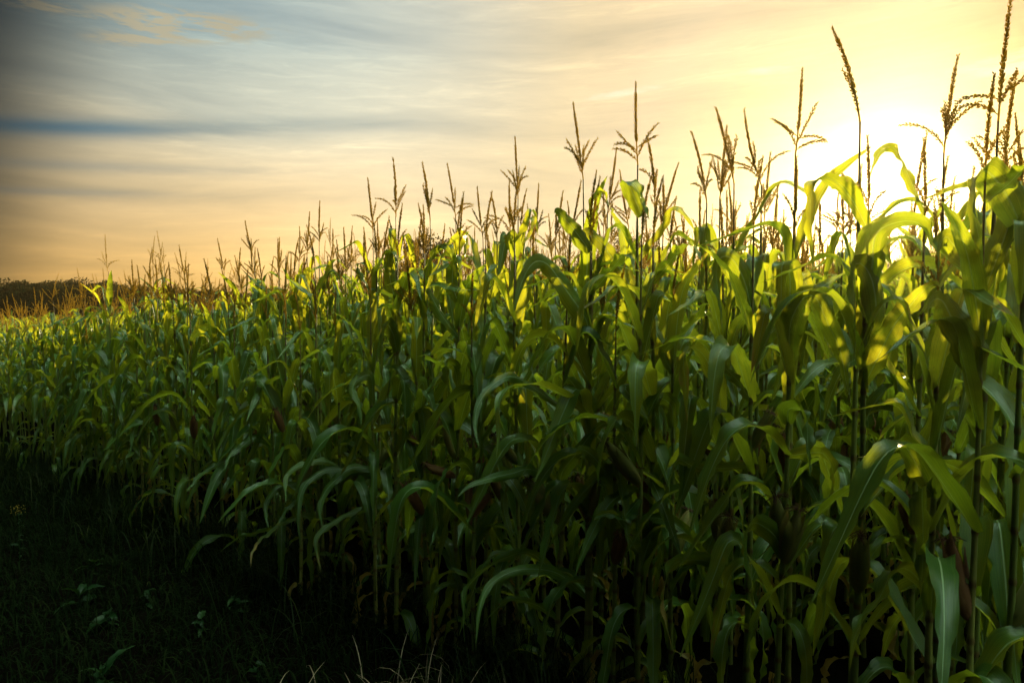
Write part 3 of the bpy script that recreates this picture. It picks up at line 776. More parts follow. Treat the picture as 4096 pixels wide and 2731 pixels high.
# path (stalk -> tip), depth at stalk, change of depth towards the tip, width, how much its face turns to the viewer, yellowing
HLEAVES = [
 (z3((1135, 1205), (1060, 1050), (985, 960), (905, 930), (850, 985), (838, 1120), (846, 1290), (852, 1420)), 2.15, -.15, .075, .8, 0),
 (z3((1430, 1130), (1370, 965), (1300, 810), (1250, 768), (1190, 812), (1143, 950)), 2.3, -.1, .042, .6, 0),
 (z3((1165, 1560), (1160, 1400), (1180, 1230), (1280, 1165), (1400, 1165), (1480, 1260), (1570, 1360), (1660, 1450)), 2.10, -.25, .105, .9, 0),
 (z3((1950, 1250), (1880, 1050), (1800, 930), (1740, 893), (1690, 960), (1695, 1110), (1720, 1250), (1742, 1395)), 1.9, -.1, .10, .95, 0),
 (z3((1775, 1060), (1870, 965), (1955, 875), (2030, 800), (2110, 790)), 1.85, -.15, .055, .5, 0),
 (z3((1630, 1450), (1595, 1290), (1550, 1238), (1515, 1290), (1508, 1420)), 1.95, -.05, .075, .8, 0),
 (z4((1400, 590), (1415, 400), (1395, 200), (1335, 95), (1280, 110), (1280, 380), (1290, 600), (1272, 735)), 2.15, -.1, .085, .85, 0),
 (z4((835, 720), (880, 470), (960, 305), (1040, 300), (1110, 450), (1190, 620), (1225, 800), (1250, 920)), 2.4, -.2, .10, .95, 0),
 (z4((2130, 860), (2010, 610), (1900, 440), (1830, 315), (1760, 330), (1735, 480)), 1.75, -.05, .105, .9, 0),
 (z4((1380, 860), (1440, 650), (1540, 460), (1640, 340), (1710, 260), (1800, 215), (1830, 300)), 2.1, -.2, .095, .8, 0),
 (z4((470, 1030), (420, 850), (345, 670), (265, 610), (212, 660), (222, 850), (235, 1090)), 2.7, -.2, .085, .9, 0),
 (z4((150, 1120), (135, 980), (68, 932), (55, 1010), (55, 1160), (30, 1310)), 2.85, -.1, .082, 1, 0),
 (z4((840, 1090), (870, 1000), (945, 1000), (985, 1100), (990, 1250), (1006, 1420)), 2.4, -.2, .095, 1, 0),
 (z4((465, 1360), (400, 1350), (280, 1362), (185, 1320), (130, 1410), (120, 1545)), 2.7, -.2, .06, .6, 0),
 (z4((1800, 1560), (1700, 1400), (1610, 1240), (1530, 1190), (1450, 1250), (1380, 1290), (1300, 1300)), 1.95, -.1, .10, .8, .3),
 (z4((990, 1330), (1040, 1268), (1100, 1290), (1148, 1390), (1130, 1565)), 2.3, -.1, .07, .8, 0),
 (z4((650, 400), (590, 190), (510, 52), (432, 60), (418, 190), (440, 340), (455, 520)), 2.6, -.1, .085, .9, 0),
 (z4((850, 560), (870, 400), (880, 220), (862, 80), (828, 100), (822, 300), (815, 420)), 2.45, -.12, .10, 1, 0),
 (z4((640, 960), (560, 830), (470, 740), (380, 680)), 2.6, -.2, .05, .4, 0),
 (z4((40, 780), (90, 640), (210, 520), (300, 420), (340, 340), (400, 350), (430, 440)), 2.8, -.15, .065, .7, 0),
 (z4((640, 660), (740, 540), (830, 460), (900, 430), (960, 480)), 2.6, -.15, .06, .6, 0),
 (z2((2118, 1185), (2040, 1060), (1960, 935), (1865, 810), (1780, 725), (1728, 735), (1715, 830)), 2.9, -.15, .105, .9, 0),
 (z2((1795, 850), (1705, 745), (1625, 645), (1560, 575), (1535, 600)), 3.0, -.15, .085, .9, 0),
 (z2((1825, 1430), (1745, 1290), (1620, 1110), (1510, 950), (1430, 915), (1370, 960), (1310, 1090), (1265, 1260)), 2.95, -.25, .105, .8, 0),
 (z2((2115, 890), (2200, 770), (2290, 640), (2345, 560), (2420, 600), (2490, 720)), 2.95, -.1, .06, .6, 0),
 (z2((2220, 1070), (2290, 960), (2370, 850), (2430, 800), (2490, 830), (2530, 920)), 2.9, -.2, .075, .7, 0),
 (z2((1810, 1140), (1870, 1040), (1960, 930), (2010, 870), (2060, 900), (2080, 1000)), 2.9, -.2, .075, .6, 0),
 (z2((872, 870), (900, 790), (930, 712), (945, 800), (935, 930)), 3.9, -.1, .075, 1, 0),
 (z2((868, 1200), (858, 1080), (862, 960), (885, 880), (900, 900), (905, 980)), 3.5, -.08, .085, .95, 0),
 (z2((1310, 890), (1275, 810), (1235, 725), (1225, 750), (1240, 860)), 3.45, -.1, .085, 1, 0),
 (z2((660, 1290), (620, 1150), (560, 1108), (500, 1110), (470, 1200), (455, 1300)), 3.8, -.15, .08, .8, 0),
 (z2((660, 1080), (690, 960), (740, 840), (790, 812), (840, 850), (860, 920)), 3.9, -.1, .06, .7, 0),
 (z2((345, 1100), (290, 1080), (235, 990), (220, 940), (260, 930), (300, 1000)), 4.2, -.1, .05, .6, 0),
 (z2((460, 950), (465, 860), (450, 700), (448, 740), (455, 830)), 4.05, -.1, .065, 1, 0),
 (z2((455, 1180), (440, 1050), (430, 870), (470, 865), (480, 980)), 4.0, -.1, .08, 1, 0),
 (z2((460, 1530), (455, 1400), (405, 1328), (385, 1450), (380, 1600), (392, 1740)), 3.7, -.2, .085, 1, 0),
 (z2((1350, 1430), (1335, 1340), (1280, 1322), (1262, 1450), (1230, 1640)), 3.3, -.15, .085, 1, 0),
 (z2((865, 1420), (800, 1300), (740, 1200), (700, 1110), (720, 1075), (830, 1085), (920, 1110), (1060, 1105)), 3.55, -.2, .075, .7, 0),
 (z2((1300, 790), (1340, 690), (1375, 625), (1400, 650), (1370, 740), (1330, 800)), 3.3, -.1, .045, .7, 0),
 (z2((1765, 600), (1800, 500), (1850, 440), (1900, 510), (1930, 590), (1980, 665)), 3.0, -.1, .04, .7, 0),
 (z2((2135, 610), (2080, 490), (2040, 385), (2080, 400), (2130, 500), (2180, 640)), 2.8, -.1, .08, .9, 0),
 (z2((1080, 1200), (1120, 1120), (1190, 1000), (1240, 960)), 3.5, -.1, .065, .6, 0),
 (z5((1860, 710), (1730, 580), (1560, 450), (1400, 392), (1290, 400), (1205, 450), (1165, 570), (1165, 740), (1150, 905)), 3.0, -.45, .075, .7, 0),
 (z5((1560, 560), (1430, 440), (1290, 352), (1190, 360), (1090, 440), (1020, 560), (1010, 700), (1036, 825)), 3.1, -.4, .055, .6, 0),
 (z5((1000, 1000), (940, 930), (860, 955), (775, 1040), (742, 1200), (745, 1380), (700, 1510)), 3.3, -.35, .078, .9, 0),
 (z5((1500, 1060), (1390, 970), (1260, 995), (1110, 1030), (980, 1075), (888, 1155)), 3.1, -.4, .06, .7, 0),
 (z5((1330, 1010), (1260, 1015), (1212, 1090), (1205, 1250), (1260, 1440), (1290, 1560)), 3.05, -.3, .055, .7, 0),
 (z5((700, 640), (660, 390), (600, 480), (560, 650), (515, 830), (520, 970), (570, 1095)), 3.5, -.25, .09, .8, 0),
 (z5((860, 430), (870, 290), (815, 262), (825, 380), (855, 520), (862, 680)), 3.4, -.15, .08, .9, 0),
 (z5((330, 560), (310, 350), (230, 360), (185, 430), (235, 560), (245, 680)), 3.8, -.2, .065, .8, 0),
 (z5((1860, 640), (1790, 560), (1700, 440), (1640, 370), (1590, 420)), 3.0, -.1, .09, .8, 0),
 (z5((1555, 950), (1500, 860), (1500, 778), (1490, 860), (1480, 980)), 3.1, -.1, .09, 1, 0),
 (z5((2160, 740), (2100, 560), (2050, 400), (2020, 430), (2110, 540), (2175, 640)), 2.8, -.15, .085, .9, 0),
 (z5((1450, 1150), (1590, 1000), (1700, 850), (1800, 720), (1880, 660), (1980, 690), (2030, 750)), 3.1, -.25, .07, .7, 0),
 (z5((1950, 1060), (1880, 980), (1800, 880), (1720, 830), (1680, 860)), 2.9, -.15, .08, .8, 0),
 (z5((2060, 1270), (2000, 1290), (1930, 1260), (1850, 1280), (1810, 1300)), 2.6, -.1, .08, .7, 0),
 (z5((340, 690), (440, 700), (560, 760), (680, 820), (760, 840)), 3.9, -.25, .065, .6, 0),
 (z6((2080, 400), (1960, 372), (1880, 425), (1805, 505), (1772, 600), (1788, 705)), 4.15, -.3, .075, .9, 0),
 (z6((2000, 420), (1860, 382), (1750, 415), (1682, 485), (1652, 610), (1665, 810)), 4.2, -.35, .065, .8, 0),
 (z6((1900, 360), (1800, 335), (1690, 352), (1600, 400), (1582, 470), (1586, 575)), 4.2, -.3, .055, .7, 0),
 (z6((1760, 480), (1640, 468), (1545, 482), (1482, 560), (1475, 640), (1492, 715)), 4.4, -.35, .055, .8, 0),
 (z6((2110, 600), (2010, 602), (1900, 645), (1800, 712), (1748, 790), (1782, 955)), 4.0, -.35, .055, .8, .55),
 (z6((1660, 640), (1530, 700), (1440, 780), (1400, 835), (1390, 925)), 4.3, -.3, .045, .6, .4),
 (z6((1560, 700), (1480, 720), (1400, 742), (1320, 762), (1222, 838)), 4.5, -.3, .04, .7, .6),
 (z6((1520, 250), (1415, 208), (1335, 262), (1272, 315), (1243, 388)), 4.9, -.3, .07, .8, .15),
 (z6((1330, 300), (1240, 340), (1140, 390), (1070, 460), (1030, 515)), 5.1, -.3, .055, .7, 0),
 (z6((1700, 560), (1620, 570), (1565, 640), (1535, 720)), 4.2, -.2, .045, .6, .5),
 (z7((760, 470), (670, 450), (580, 430), (495, 440), (415, 490), (380, 570), (366, 700)), 3.2, -.35, .06, .8, 0),
 (z7((650, 400), (570, 375), (490, 382), (400, 430), (332, 505), (320, 600), (325, 695)), 3.3, -.35, .06, .8, 0),
 (z7((400, 520), (310, 485), (240, 492), (205, 545), (196, 640)), 3.5, -.25, .04, .7, .6),
 (z7((660, 580), (580, 558), (480, 545), (425, 590), (388, 637)), 3.2, -.2, .055, .7, 0),
 (z7((1260, 430), (1205, 402), (1130, 398), (1080, 415), (1050, 490), (1050, 600), (1078, 720)), 2.7, -.3, .075, .9, .4),
 (z7((1500, 350), (1450, 312), (1372, 262), (1345, 330), (1368, 500), (1392, 690)), 2.5, -.2, .085, .9, .1),
 (z7((2000, 450), (1930, 430), (1870, 450), (1830, 530), (1770, 610), (1735, 690), (1720, 800)), 2.1, -.2, .085, .8, 0),
 (z7((2040, 150), (1985, 135), (1985, 250), (1985, 390), (1978, 520)), 2.0, -.15, .095, 1, 0),
 (z7((1320, 60), (1250, 65), (1160, 60), (1100, 35), (1070, 100), (1068, 170)), 2.6, -.15, .065, .7, 0),
 (z7((480, 30), (560, 90), (640, 110), (720, 200), (770, 225)), 3.1, -.2, .06, .7, 0),
 (z7((930, 350), (900, 280), (850, 228), (800, 245), (795, 262)), 2.9, -.1, .085, .9, 0),
 (z1((1800, 930), (1800, 640), (1720, 560), (1650, 490), (1610, 450)), 5.4, -.05, .06, .8, 0),
 (z1((1300, 950), (1340, 880), (1420, 850), (1470, 870), (1530, 960), (1560, 1080)), 5.6, -.2, .085, .9, 0),
 (z1((1990, 620), (1960, 560), (1900, 455)), 4.8, -.05, .045, .8, 0),
 (z1((2055, 700), (2045, 600), (2060, 480), (2095, 475), (2095, 540)), 4.7, -.05, .08, 1, 0),
 (z1((2010, 900), (2000, 760), (1985, 662), (1950, 670), (1960, 760)), 4.7, -.1, .085, 1, 0),
 (z1((2150, 620), (2180, 520), (2230, 420), (2260, 400), (2300, 440), (2352, 480)), 4.5, -.05, .05, .7, 0),
]
ghl = random.Random(21)
HOST_LABEL = 'short corn plant at the field edge carrying a large bent leaf that faces the viewer'
for li, (pts, d0, dd, W, face, yel) in enumerate(HLEAVES):
    sx, sy = pts[0]
    best = None
    p_start = at(sx, sy, d0)
    for h in hero_pos:
        root, b, dv, S = h
        t_ = (p_start[2] - b[2]) / dv[2]
        if t_ < 0.15 or t_ > S * .95: continue
        q = b + dv * t_; qx, qy = proj(q)
        err = abs(qx - sx) / FPX * q[1] + abs(q[1] - d0) * 0.35
        if best is None or err < best[0]: best = (err, h, q)
    if best is None or best[0] > 0.13:
        x, y = p_start[0], d0
        gz = tz(x, y) - .01
        H = max(1.9, min(2.25, p_start[2] - gz + 0.75)) + ghl.uniform(0, .1)
        root, dv, S = corn_plant(ghl, x, y, np.array([ghl.gauss(0, .03), ghl.gauss(0, .03), H]), HOST_LABEL, 'corn plants at the field edge with large bent leaves',
                                 skip_top=0, tassel_kind=7, tassel_scale=.75, drop=.35)
        h = (root, np.array([x, y, gz]), dv, S); hero_pos.append(h)
        t_ = (p_start[2] - gz) / dv[2]; q = h[1] + dv * t_; best = (0, h, q)
    err, (root, b, dv, S), q = best
    dq = q[1]
    P = [q - b]
    cum = 0; m = len(pts)
    for k in range(1, m):
        f = k / (m - 1)
        P.append(at(pts[k][0], pts[k][1], dq + dd * f) - b)
    P = spline(P, 34)
    mid = P[len(P) // 2] + b; view = mid - np.array([0, 0, CAM_H]); view /= np.linalg.norm(view)
    t0 = P[3] - P[0]; t0 /= np.linalg.norm(t0)
    inpic = np.cross(view, t0); inpic /= np.linalg.norm(inpic)
    b0 = inpic * face + view * math.sqrt(max(0, 1 - face * face)) * ghl.choice((-1, 1))
    v_, f_, u_ = leaf_geo(P, W, b0, fold=.30, ruffle=.009, twist=ghl.uniform(-.45, .45), seed=500 + li, across=6, tipfold=.15)
    put('leaf', mesh_from('leaf', v_, f_, LEAF_Y if yel > .2 else LEAF, u_), root)

# ears seen in the photograph: foot, tip, depth, which ear
for (foot, tipp, d0, k) in [
    (z5((1340, 975)), z5((1185, 780)), 3.15, 0), (z5((2105, 1090)), z5((1880, 800)), 2.75, 2), (z5((1570, 1420)), z5((1345, 1120)), 2.9, 0),
    (z5((800, 985)), z5((590, 910)), 3.6, 1), (z5((650, 905)), z5((575, 800)), 3.7, 3), (z5((925, 1290)), z5((1035, 1150)), 3.3, 1),
    (z7((1490, 340)), z7((1465, 115)), 2.55, 2), (z6((1510, 190)), z6((1480, 105)), 4.4, 3), (z5((1850, 1290)), z5((1880, 1080)), 2.95, 4),
    (z7((1240, 330)), z7((1215, 170)), 2.75, 4), (z7((1880, 330)), z7((1855, 240)), 2.2, 3), (z4((620, 1230)), z4((740, 1000)), 2.7, 4)]:
    foot, tipp = foot[0], tipp[0]
    pf = at(foot[0], foot[1], d0); best = None
    for h in hero_pos:
        root, b, dv, S = h
        q = b + dv * ((pf[2] - b[2]) / dv[2]); qx, qy = proj(q)
        err = abs(qx - foot[0]) / FPX * q[1] + abs(q[1] - d0) * 0.4
        if best is None or err < best[0]: best = (err, h, q)
    err, (root, b, dv, S), q = best
    away = pf - q; away[2] = 0; n_ = np.linalg.norm(away); q = q + away / (n_ + 1e-6) * min(n_, .012)
    dirv = at(tipp[0], tipp[1], q[1] - .04) - at(foot[0], foot[1], q[1]); L_ = min(.26, max(.17, np.linalg.norm(dirv))); dirv /= np.linalg.norm(dirv)
    eo = put('ear', EARS[k][0], root, loc=q - b); eo.rotation_mode = 'QUATERNION'
    eo.rotation_quaternion = Vector((0, 0, 1)).rotation_difference(Vector(dirv)); sc_ = L_ / .215; eo.scale = (sc_, sc_, sc_)
    put('silk', EARS[k][1], eo)

# ------------------------------------------------------------------ the rest of the field in rows parallel to its edge
un = math.hypot(0.95, 1.0)
RU = np.array([-1.0, 0.95]) / un           # along the rows, away to the left
RN = np.array([0.95, 1.0]) / un            # into the field
E0 = np.array([0.0, EDGE])
gr = random.Random(5)
cand = []
hp = np.array([[h[1][0], h[1][1]] for h in hero_pos])
for row in range(0, 150):
    off = 0.10 + row * 0.62
    far = off > 12
    s = -60.0
    while s < 120.0:
        x, y = E0 + RU * s + RN * (off + gr.gauss(0, .13 if row == 0 else .05))
        dist = math.hypot(x, y)
        step = 0.19 if dist < 13 else (0.36 if dist < 30 else 0.8)
        s += step * gr.uniform(.8, 1.2)
        if y < 0.5 or dist > 85: continue
        a = x / y
        if a < -1.0 or a > 1.15: continue
        if dist > 13 and abs(a) > 0.9: continue
        if dist < 14 and np.min((hp[:, 0] - x) ** 2 + (hp[:, 1] - y) ** 2) < .0169: continue
        if row == 0 and (dist < 3.4 or gr.random() < .2): continue
        if row == 1 and dist < 4.6 and gr.random() < .5: continue
        cand.append((dist, x, y, row))
cand.sort()
n_ind = 300 - len(PLANTS)
FOV = 0.78
individual = [c for c in cand if abs(c[1] / c[2]) < FOV][:n_ind]
chosen = set(id(c) for c in individual)
LAB_FRONT = 'corn plant in the outermost row, its lower leaves hanging over dark grass'
LAB_BACK = 'corn plant crowded behind the outermost row of the field edge, leaves overlapping its neighbours'


def cap_height(x, y):                      # how tall a plant may grow there so the skyline keeps its shape
    return 2.10 if math.hypot(x, y) < 4.5 else 2.22


for c in individual:
    dist, x, y, row = c
    H = cap_height(x, y) + gr.gauss(0.05, .10)
    if row >= 2 and gr.random() < .55: H += .22
    if row == 0:
        lab, grp = LAB_FRONT, 'corn plants of the outermost row'
    else:
        lab, grp = LAB_BACK, 'corn plants behind the outermost row'
    corn_plant(gr, x, y, np.array([gr.gauss(0, .06), gr.gauss(0, .06), H]), lab, grp)

# everything further: one mass of corn
leaves_acc = Acc(); stalk_acc = Acc(); tassel_acc = Acc()


def rotz(v, a):
    c_, s_ = math.cos(a), math.sin(a)
    return np.stack([v[:, 0] * c_ - v[:, 1] * s_, v[:, 0] * s_ + v[:, 1] * c_, v[:, 2]], 1)


for c in cand:
    if id(c) in chosen: continue
    dist, x, y, row = c
    base = np.array([x, y, tz(x, y) - .01])
    H = (2.36 if dist > 8 else 2.2) + gr.gauss(0, .17)
    if dist > 6 and gr.random() < .4: H += .18
    lean = np.array([gr.gauss(0, .05), gr.gauss(0, .05)])
    far = dist > 26; mid = dist > 13
    S = H - .36; phi = gr.uniform(0, 6.28)
    v = STALKLOW[0] * np.array([1, 1, S]); v = v + np.outer(v[:, 2] / H, [*lean, 0])
    if far: pass
    else: stalk_acc.add(v + base, STALKLOW[1], STALKLOW[2])
    sel = LEAFFAR if mid else LEAFLOW
    for (cl, fr, az, sc, tl) in leaf_list(gr, S, phi, nmin=(7 if far else (5 if mid else 1))):
        lv, lf, lu = gr.choice(sel[cl])
        k = sc * (1.35 if far else (1.12 if mid else 1.0))
        lv = rotz(lv * k, az)
        leaves_acc.add(lv + base + np.array([lean[0] * fr, lean[1] * fr, fr * S]), lf, lu)
    if far and gr.random() < .78: continue
    tv, tf, tu = gr.choice(TASSELFAR if dist > 20 else TASSELLOW)
    tv = rotz(tv, gr.uniform(0, 6.28)) * 1.0; tv = tv + np.outer(tv[:, 2], [gr.gauss(0, .16), gr.gauss(0, .16), 0])
    tassel_acc.add(tv + base + np.array([lean[0], lean[1], S]), tf, tu)


def merge_parts(name, parts):
    V = []; F = []; U = []; M = []; n = 0
    mats = []
    for acc, mat in parts:
        v, f, u = acc.get(); V.append(v); F.append(f + n); U.append(u); M.append(np.full(len(f), len(mats), np.int32)); mats.append(mat); n += len(v)
    me = mesh_from(name, np.concatenate(V), np.concatenate(F), mats[0], np.concatenate(U))
    for m in mats[1:]: me.materials.append(m)
    me.polygons.foreach_set('material_index', np.concatenate(M)); me.update()
    return me


mass = put('corn_field', merge_parts('corn_field', [(leaves_acc, LEAF), (stalk_acc, STALK), (tassel_acc, TASSEL)]))
tag(mass, 'dense mass of corn plants filling the field behind the first rows', 'corn field', kind='stuff')

# ------------------------------------------------------------------ ground
def ground():
    def axis(lo, hi, fine):
        a = [0.0]; st = fine
        while a[-1] < hi: a.append(a[-1] + st); st *= 1.09
        b = [0.0]; st = fine
        while b[-1] > lo: b.append(b[-1] - st); st *= 1.09
        return np.array(sorted(set(a + b)))
    xs = axis(-380, 380, .12); ys = axis(-380, 380, .12)
    X, Y = np.meshgrid(xs, ys, indexing='ij'); Z = terrain(np.clip(X, -400, 400), np.clip(Y, -50, 400))
    Z = np.where(X < -60, np.maximum(Z, -0.6 + 0.03 * -60 + 0.01 * (X + 60)), Z)
    v = np.stack([X, Y, Z], -1).reshape(-1, 3)
    f = grid_faces(len(xs), len(ys))[:, ::-1]
    return mesh_from('ground', v, f, SOIL)


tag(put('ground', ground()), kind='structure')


# ------------------------------------------------------------------ grass and weeds in front of the field
def blades(n, area, hmin, hmax, w, seed, curl=1.0, clump=0):
    g = np.random.default_rng(seed); acc_v = []; acc_f = []
    pts = area(g, n); n = len(pts)
    h = g.uniform(hmin, hmax, n); a = g.uniform(0, 2 * np.pi, n); le = g.uniform(.15, 1.0, n) * curl
    d = np.stack([np.cos(a), np.sin(a)], 1); sd = np.stack([-np.sin(a), np.cos(a)], 1)
    z0 = terrain(pts[:, 0], pts[:, 1])
    K = 6; V = np.zeros((n, K, 2, 3))
    for k in range(K):
        s = k / (K - 1); an = le * 2.0 * s
        # arc
        out = h * (1 - np.cos(an)) / (2.0 * le); up = h * np.sin(an) / (2.0 * le)
        wk = w * (1 - s) ** .7 * .5 + .0003
        for j, sg in enumerate((-1, 1)):
            V[:, k, j, :2] = pts + d * out[:, None] + sd * (sg * wk); V[:, k, j, 2] = z0 - .01 + up
    base = np.arange(n)[:, None] * (2 * K)
    fs = np.concatenate([base + np.array([2 * k, 2 * k + 1, 2 * k + 3, 2 * k + 2])[None] for k in range(K - 1)], 0)
    return V.reshape(-1, 3), fs


def verge(g, n):
    x = g.uniform(-9, 3.2, n); y = g.uniform(0.6, 11, n)
    ok = (y < EDGE - .95 * x + .35) & (np.abs(x) < y * .95 + .4)
    return np.stack([x[ok], y[ok]], 1)


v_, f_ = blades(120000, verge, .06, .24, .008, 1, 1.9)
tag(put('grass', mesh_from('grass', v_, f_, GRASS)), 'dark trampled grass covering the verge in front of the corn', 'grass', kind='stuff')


def foot(g, n):                            # rank growth thickening along the foot of the crop
    t = g.uniform(-9, 2.2, n); off = np.abs(g.normal(0, .28, n)) - .15
    clump = np.sin(t * 3.1) + np.sin(t * 7.7 + 1) + g.normal(0, .8, n)
    x = t - off * RN[0]; y = EDGE - .95 * t - off * RN[1]
    ok = (clump > -.3) & (y > 1.0)
    return np.stack([x[ok], y[ok]], 1)


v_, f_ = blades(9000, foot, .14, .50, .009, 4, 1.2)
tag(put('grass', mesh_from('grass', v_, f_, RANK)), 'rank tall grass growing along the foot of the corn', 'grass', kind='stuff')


def dry_area(g, n):
    c = at(1310, 2620, 2.35); c2 = at(1050, 2700, 2.3); c3 = at(1530, 2520, 2.7)
    k = g.integers(0, 3, n); cs = np.array([c[:2], c2[:2], c3[:2]])[k]
    return cs + g.normal(0, 1, (n, 2)) * np.array([.24, .20])


v_, f_ = blades(800, dry_area, 0.10, .32, .0050, 2, 1.5)
tag(put('dry_grass', mesh_from('dry_grass', v_, f_, DRYGRASS)), 'pale dry curled grass at the foot of the corn, bottom of the picture', 'dry grass', kind='stuff')


def weed_leaf(L, W, seed):
    g = random.Random(seed); P = arc_path(L, R(g.uniform(20, 45)), R(g.uniform(-50, -15)), .5, 6, g.uniform(-.3, .3), 12, seed)
    s = np.linspace(0, 1, 12); v, f, u = leaf_geo(P, W, (0, 1, 0), fold=.35, ruffle=.004, seed=seed)
    return v, f, u


WEEDS = [
 (317, 2372, 'low broad-leaved weed in the dark grass at the lower left, larger bright green leaf', .15, .055, 0),
 (368, 2242, 'small weed with drooping leaves above the larger one at the lower left', .12, .05, 0),
 (433, 2440, 'crinkled low weed just right of the bright green weed at the lower left', .11, .06, 0),
 (592, 2357, 'tiny broad-leaved weed midway between the left edge and the corn', .09, .045, 0),
 (404, 2668, 'long-leaved weed touching the bottom edge at the left', .17, .05, 0),
 (800, 2466, 'weed with small upright leaves left of the pale dry grass', .10, .05, 0),
 (930, 2386, 'pale green weed with narrow leaves beside the dangling yellow corn leaf', .11, .04, 0),
 (1024, 2640, 'low green weed among the pale dry grass at the bottom', .12, .05, 0),
 (70, 2046, 'weed with a small yellow flower head at the left edge, above the grass', .07, .022, 1),
]
gw = random.Random(77)
for (px, py, lab, L, W, fl) in WEEDS:
    dr = at(px, py, 1.0) - np.array([0, 0, CAM_H])
    hgt = .42 if fl else .10
    d = 2.0
    for _ in range(20):
        p = at(px, py, d); gz = tz(p[0], p[1]) + hgt
        d *= (CAM_H - gz) / max(.05, (CAM_H - p[2]))
        d = min(max(d, 1.2), 9)
    p = at(px, py, d); root = put('flowering_weed' if fl else 'broadleaf_weed', None, loc=(p[0], p[1], tz(p[0], p[1]) - .005)); tag(root, lab, 'weed')
    acc = Acc(); hh = hgt
    acc.add(*tube([[0, 0, 0], [.01, 0, hh * .5], [.0, .01, hh]], [.003, .0025, .0018], 5)); put('stem', acc.mesh('stem', WEED), root)
    n = gw.choice((4, 5, 7, 8)) if not fl else 12
    for k in range(n):
        v_, f_, u_ = weed_leaf(L * gw.uniform(.7, 1.1), W * gw.uniform(.8, 1.1), gw.randrange(9999))
        put('leaf', mesh_from('leaf', v_, f_, WEED, u_), root, loc=(0, 0, hh * (k + 1) / n * .95), rot=(gw.gauss(0, .35), gw.gauss(0, .3), k * 2.4 + gw.uniform(-.9, .9)), scale=(gw.uniform(.5, 1.25),) * 3)
    if fl:
        acc = Acc()
        for k in range(46):
            a = gw.uniform(0, 6.28); r_ = gw.uniform(0, .05); c = np.array([r_ * math.cos(a), r_ * math.sin(a), hh + gw.uniform(-.02, .05)])
            t_ = np.array([[0, 0, 0], [.004, 0, .005], [-.002, .0035, .005], [-.002, -.0035, .005], [0, 0, .011]]); acc.add(t_ * .8 + c, OCT_F)
        put('flower_head', acc.mesh('flower_head', FLOWER, False), root)


# ------------------------------------------------------------------ trees beyond the field
def tree_meshes(seed, h, w, nclump, nleaf, leaf):
    g = np.random.default_rng(seed); py = random.Random(seed)
    tr = Acc(); P = np.array([[0, 0, -0.5], [0.05, 0, h * .25], [.0, .1, h * .5], [.1, .05, h * .8]])
    tr.add(*tube(spline(P, 8), np.linspace(.035 * h, .008 * h, 8), 7))
    cl = []
    for k in range(nclump):
        a = py.uniform(0, 6.28); rr = py.uniform(.05, .42) * w; z = h * py.uniform(.28, .95)
        rr *= math.sqrt(max(.12, 1 - ((z / h - .55) / .5) ** 2))
        c = np.array([rr * math.cos(a), rr * math.sin(a), z]); cl.append((c, py.uniform(.10, .20) * w))
        if k % 2 == 0:
            q = np.array([0, 0, z * .6]); tr.add(*tube(spline(np.array([q, (q + c) / 2 + [0, 0, -.05 * h], c]), 5), np.linspace(.011 * h, .003 * h, 5), 5))
    V = []; per = nleaf // nclump
    for c, r in cl:
        dr = g.normal(0, 1, (per, 3)); dr /= np.linalg.norm(dr, axis=1)[:, None]
        V.append(c + dr * (r * g.uniform(.35, 1.08, per) ** .6)[:, None] * np.array([1.1, 1.1, .8]))
    C = np.concatenate(V); n = len(C)
    a = g.normal(0, 1, (n, 3)); a /= np.linalg.norm(a, axis=1)[:, None]; b = np.cross(a, g.normal(0, 1, (n, 3))); b /= np.linalg.norm(b, axis=1)[:, None]
    s = (leaf * g.uniform(.6, 1.4, n))[:, None]
    q = np.stack([C - a * s, C + b * s * .55, C + a * s, C - b * s * .55], 1).reshape(-1, 3)
    f = np.arange(n * 4).reshape(-1, 4)
    return tr.mesh('trunk', BARK), mesh_from('crown', q, f, CROWN, smooth=False)


TREES = [tree_meshes(200 + i, 8.0, [9, 8, 10, 7.5][i], 26, 9000, .17) for i in range(4)]
gt = random.Random(15)


def tree(px, top_py, d, width, label, k=None, group=None):
    base = at(px, HORIZON, d); x, y = base[0], d
    gz = tz(x, y) if x > -60 else max(tz(x, y), -2.6)
    top = at(px, top_py, d)[2]; h = max(2.5, top - gz)
    root = put('broadleaf_tree', None, loc=(x, y, gz), rot=(0, 0, gt.uniform(0, 6.28))); tag(root, label, 'tree', group)
    tm, cm = TREES[gt.randrange(4) if k is None else k]
    sx = width / 9.0; sz = h / 8.0
    put('trunk', tm, root, scale=(sx, sx, sz)); put('crown', cm, root, scale=(sx, sx, sz))


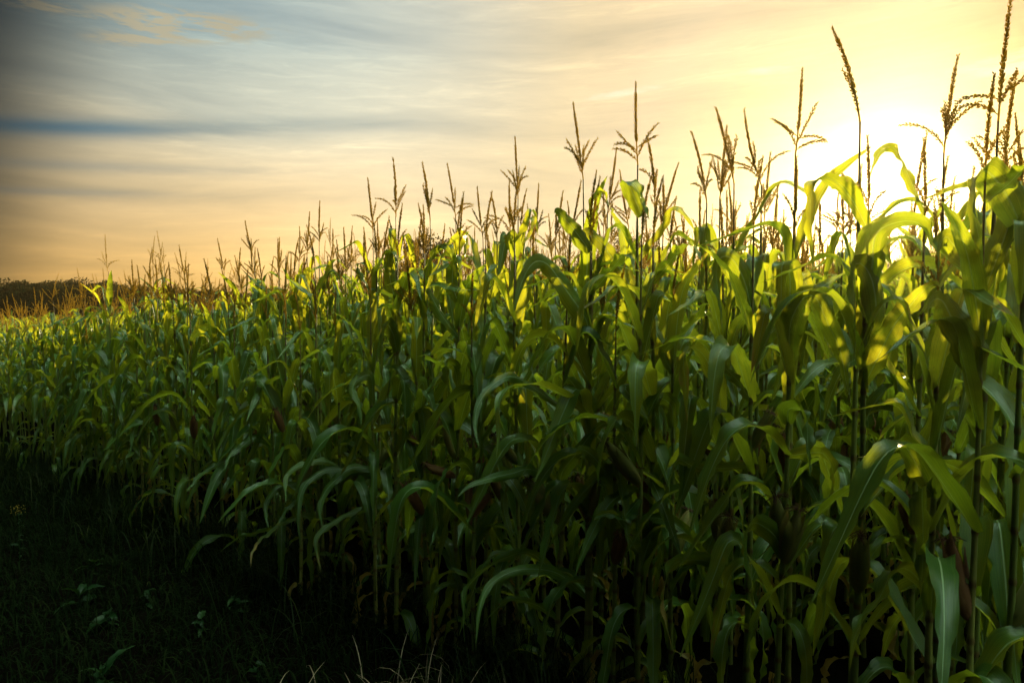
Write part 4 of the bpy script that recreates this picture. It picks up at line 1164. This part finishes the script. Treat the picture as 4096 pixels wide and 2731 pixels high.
line = [(-150, 1145), (-60, 1138), (30, 1140), (90, 1146), (160, 1139), (215, 1143), (262, 1147), (330, 1138), (390, 1143), (425, 1138), (470, 1152),
        (520, 1160), (570, 1165), (625, 1172), (690, 1168), (750, 1172), (810, 1176), (870, 1174), (930, 1182), (1000, 1180), (1070, 1184), (1150, 1178), (1230, 1184)]
for i, (px, py) in enumerate(line):
    tree(px, py - 9, 135 + gt.uniform(-12, 12), gt.uniform(7.5, 11), 'dark rounded tree in the far tree line beyond the left of the field', group='trees of the far tree line')
    if i < 12:
        tree(px + 30, py + 10, 118 + gt.uniform(-6, 6), gt.uniform(8, 11), 'lower dark tree in front of the far tree line at the left', group='lower trees of the far tree line')
tree(1640, 972, 72, 6.0, 'dark tree behind the corn left of the picture centre, left one of two', 0)
tree(1740, 975, 76, 6.5, 'dark tree behind the corn left of the picture centre, right one of two', 2)
tree(2500, 925, 72, 5.0, 'sunlit bushy tree behind the tassels right of the picture centre', 1)
tree(2610, 985, 78, 5.5, 'low bushy tree behind the corn, right of the sunlit bushy one', 3)


# ------------------------------------------------------------------ haze added to stand in for lens glare: one closed box of thin air
def haze():
    m = bpy.data.materials.new('haze'); m.use_nodes = True; w = NT(m.node_tree)
    out = w.n('ShaderNodeOutputMaterial'); pv = w.n('ShaderNodeVolumePrincipled')
    pv.inputs['Color'].default_value = (0.95, 0.80, 0.50, 1); pv.inputs['Density'].default_value = HAZE_D
    pv.inputs['Anisotropy'].default_value = 0.87
    w.lk(pv.outputs[0], out.inputs['Volume'])
    a, z0, z1_ = 450.0, -16.0, 16.0
    v = [(x, y, z) for z in (z0, z1_) for y in (-a, a) for x in (-a, a)]
    f = [(0, 2, 3, 1), (4, 5, 7, 6), (0, 1, 5, 4), (2, 6, 7, 3), (0, 4, 6, 2), (1, 3, 7, 5)]
    tag(put('haze', mesh_from('haze', v, f, m, smooth=False)), 'thin golden haze added over the field in place of lens glare', 'haze', kind='stuff')


HAZE_D = 0.00045
haze()
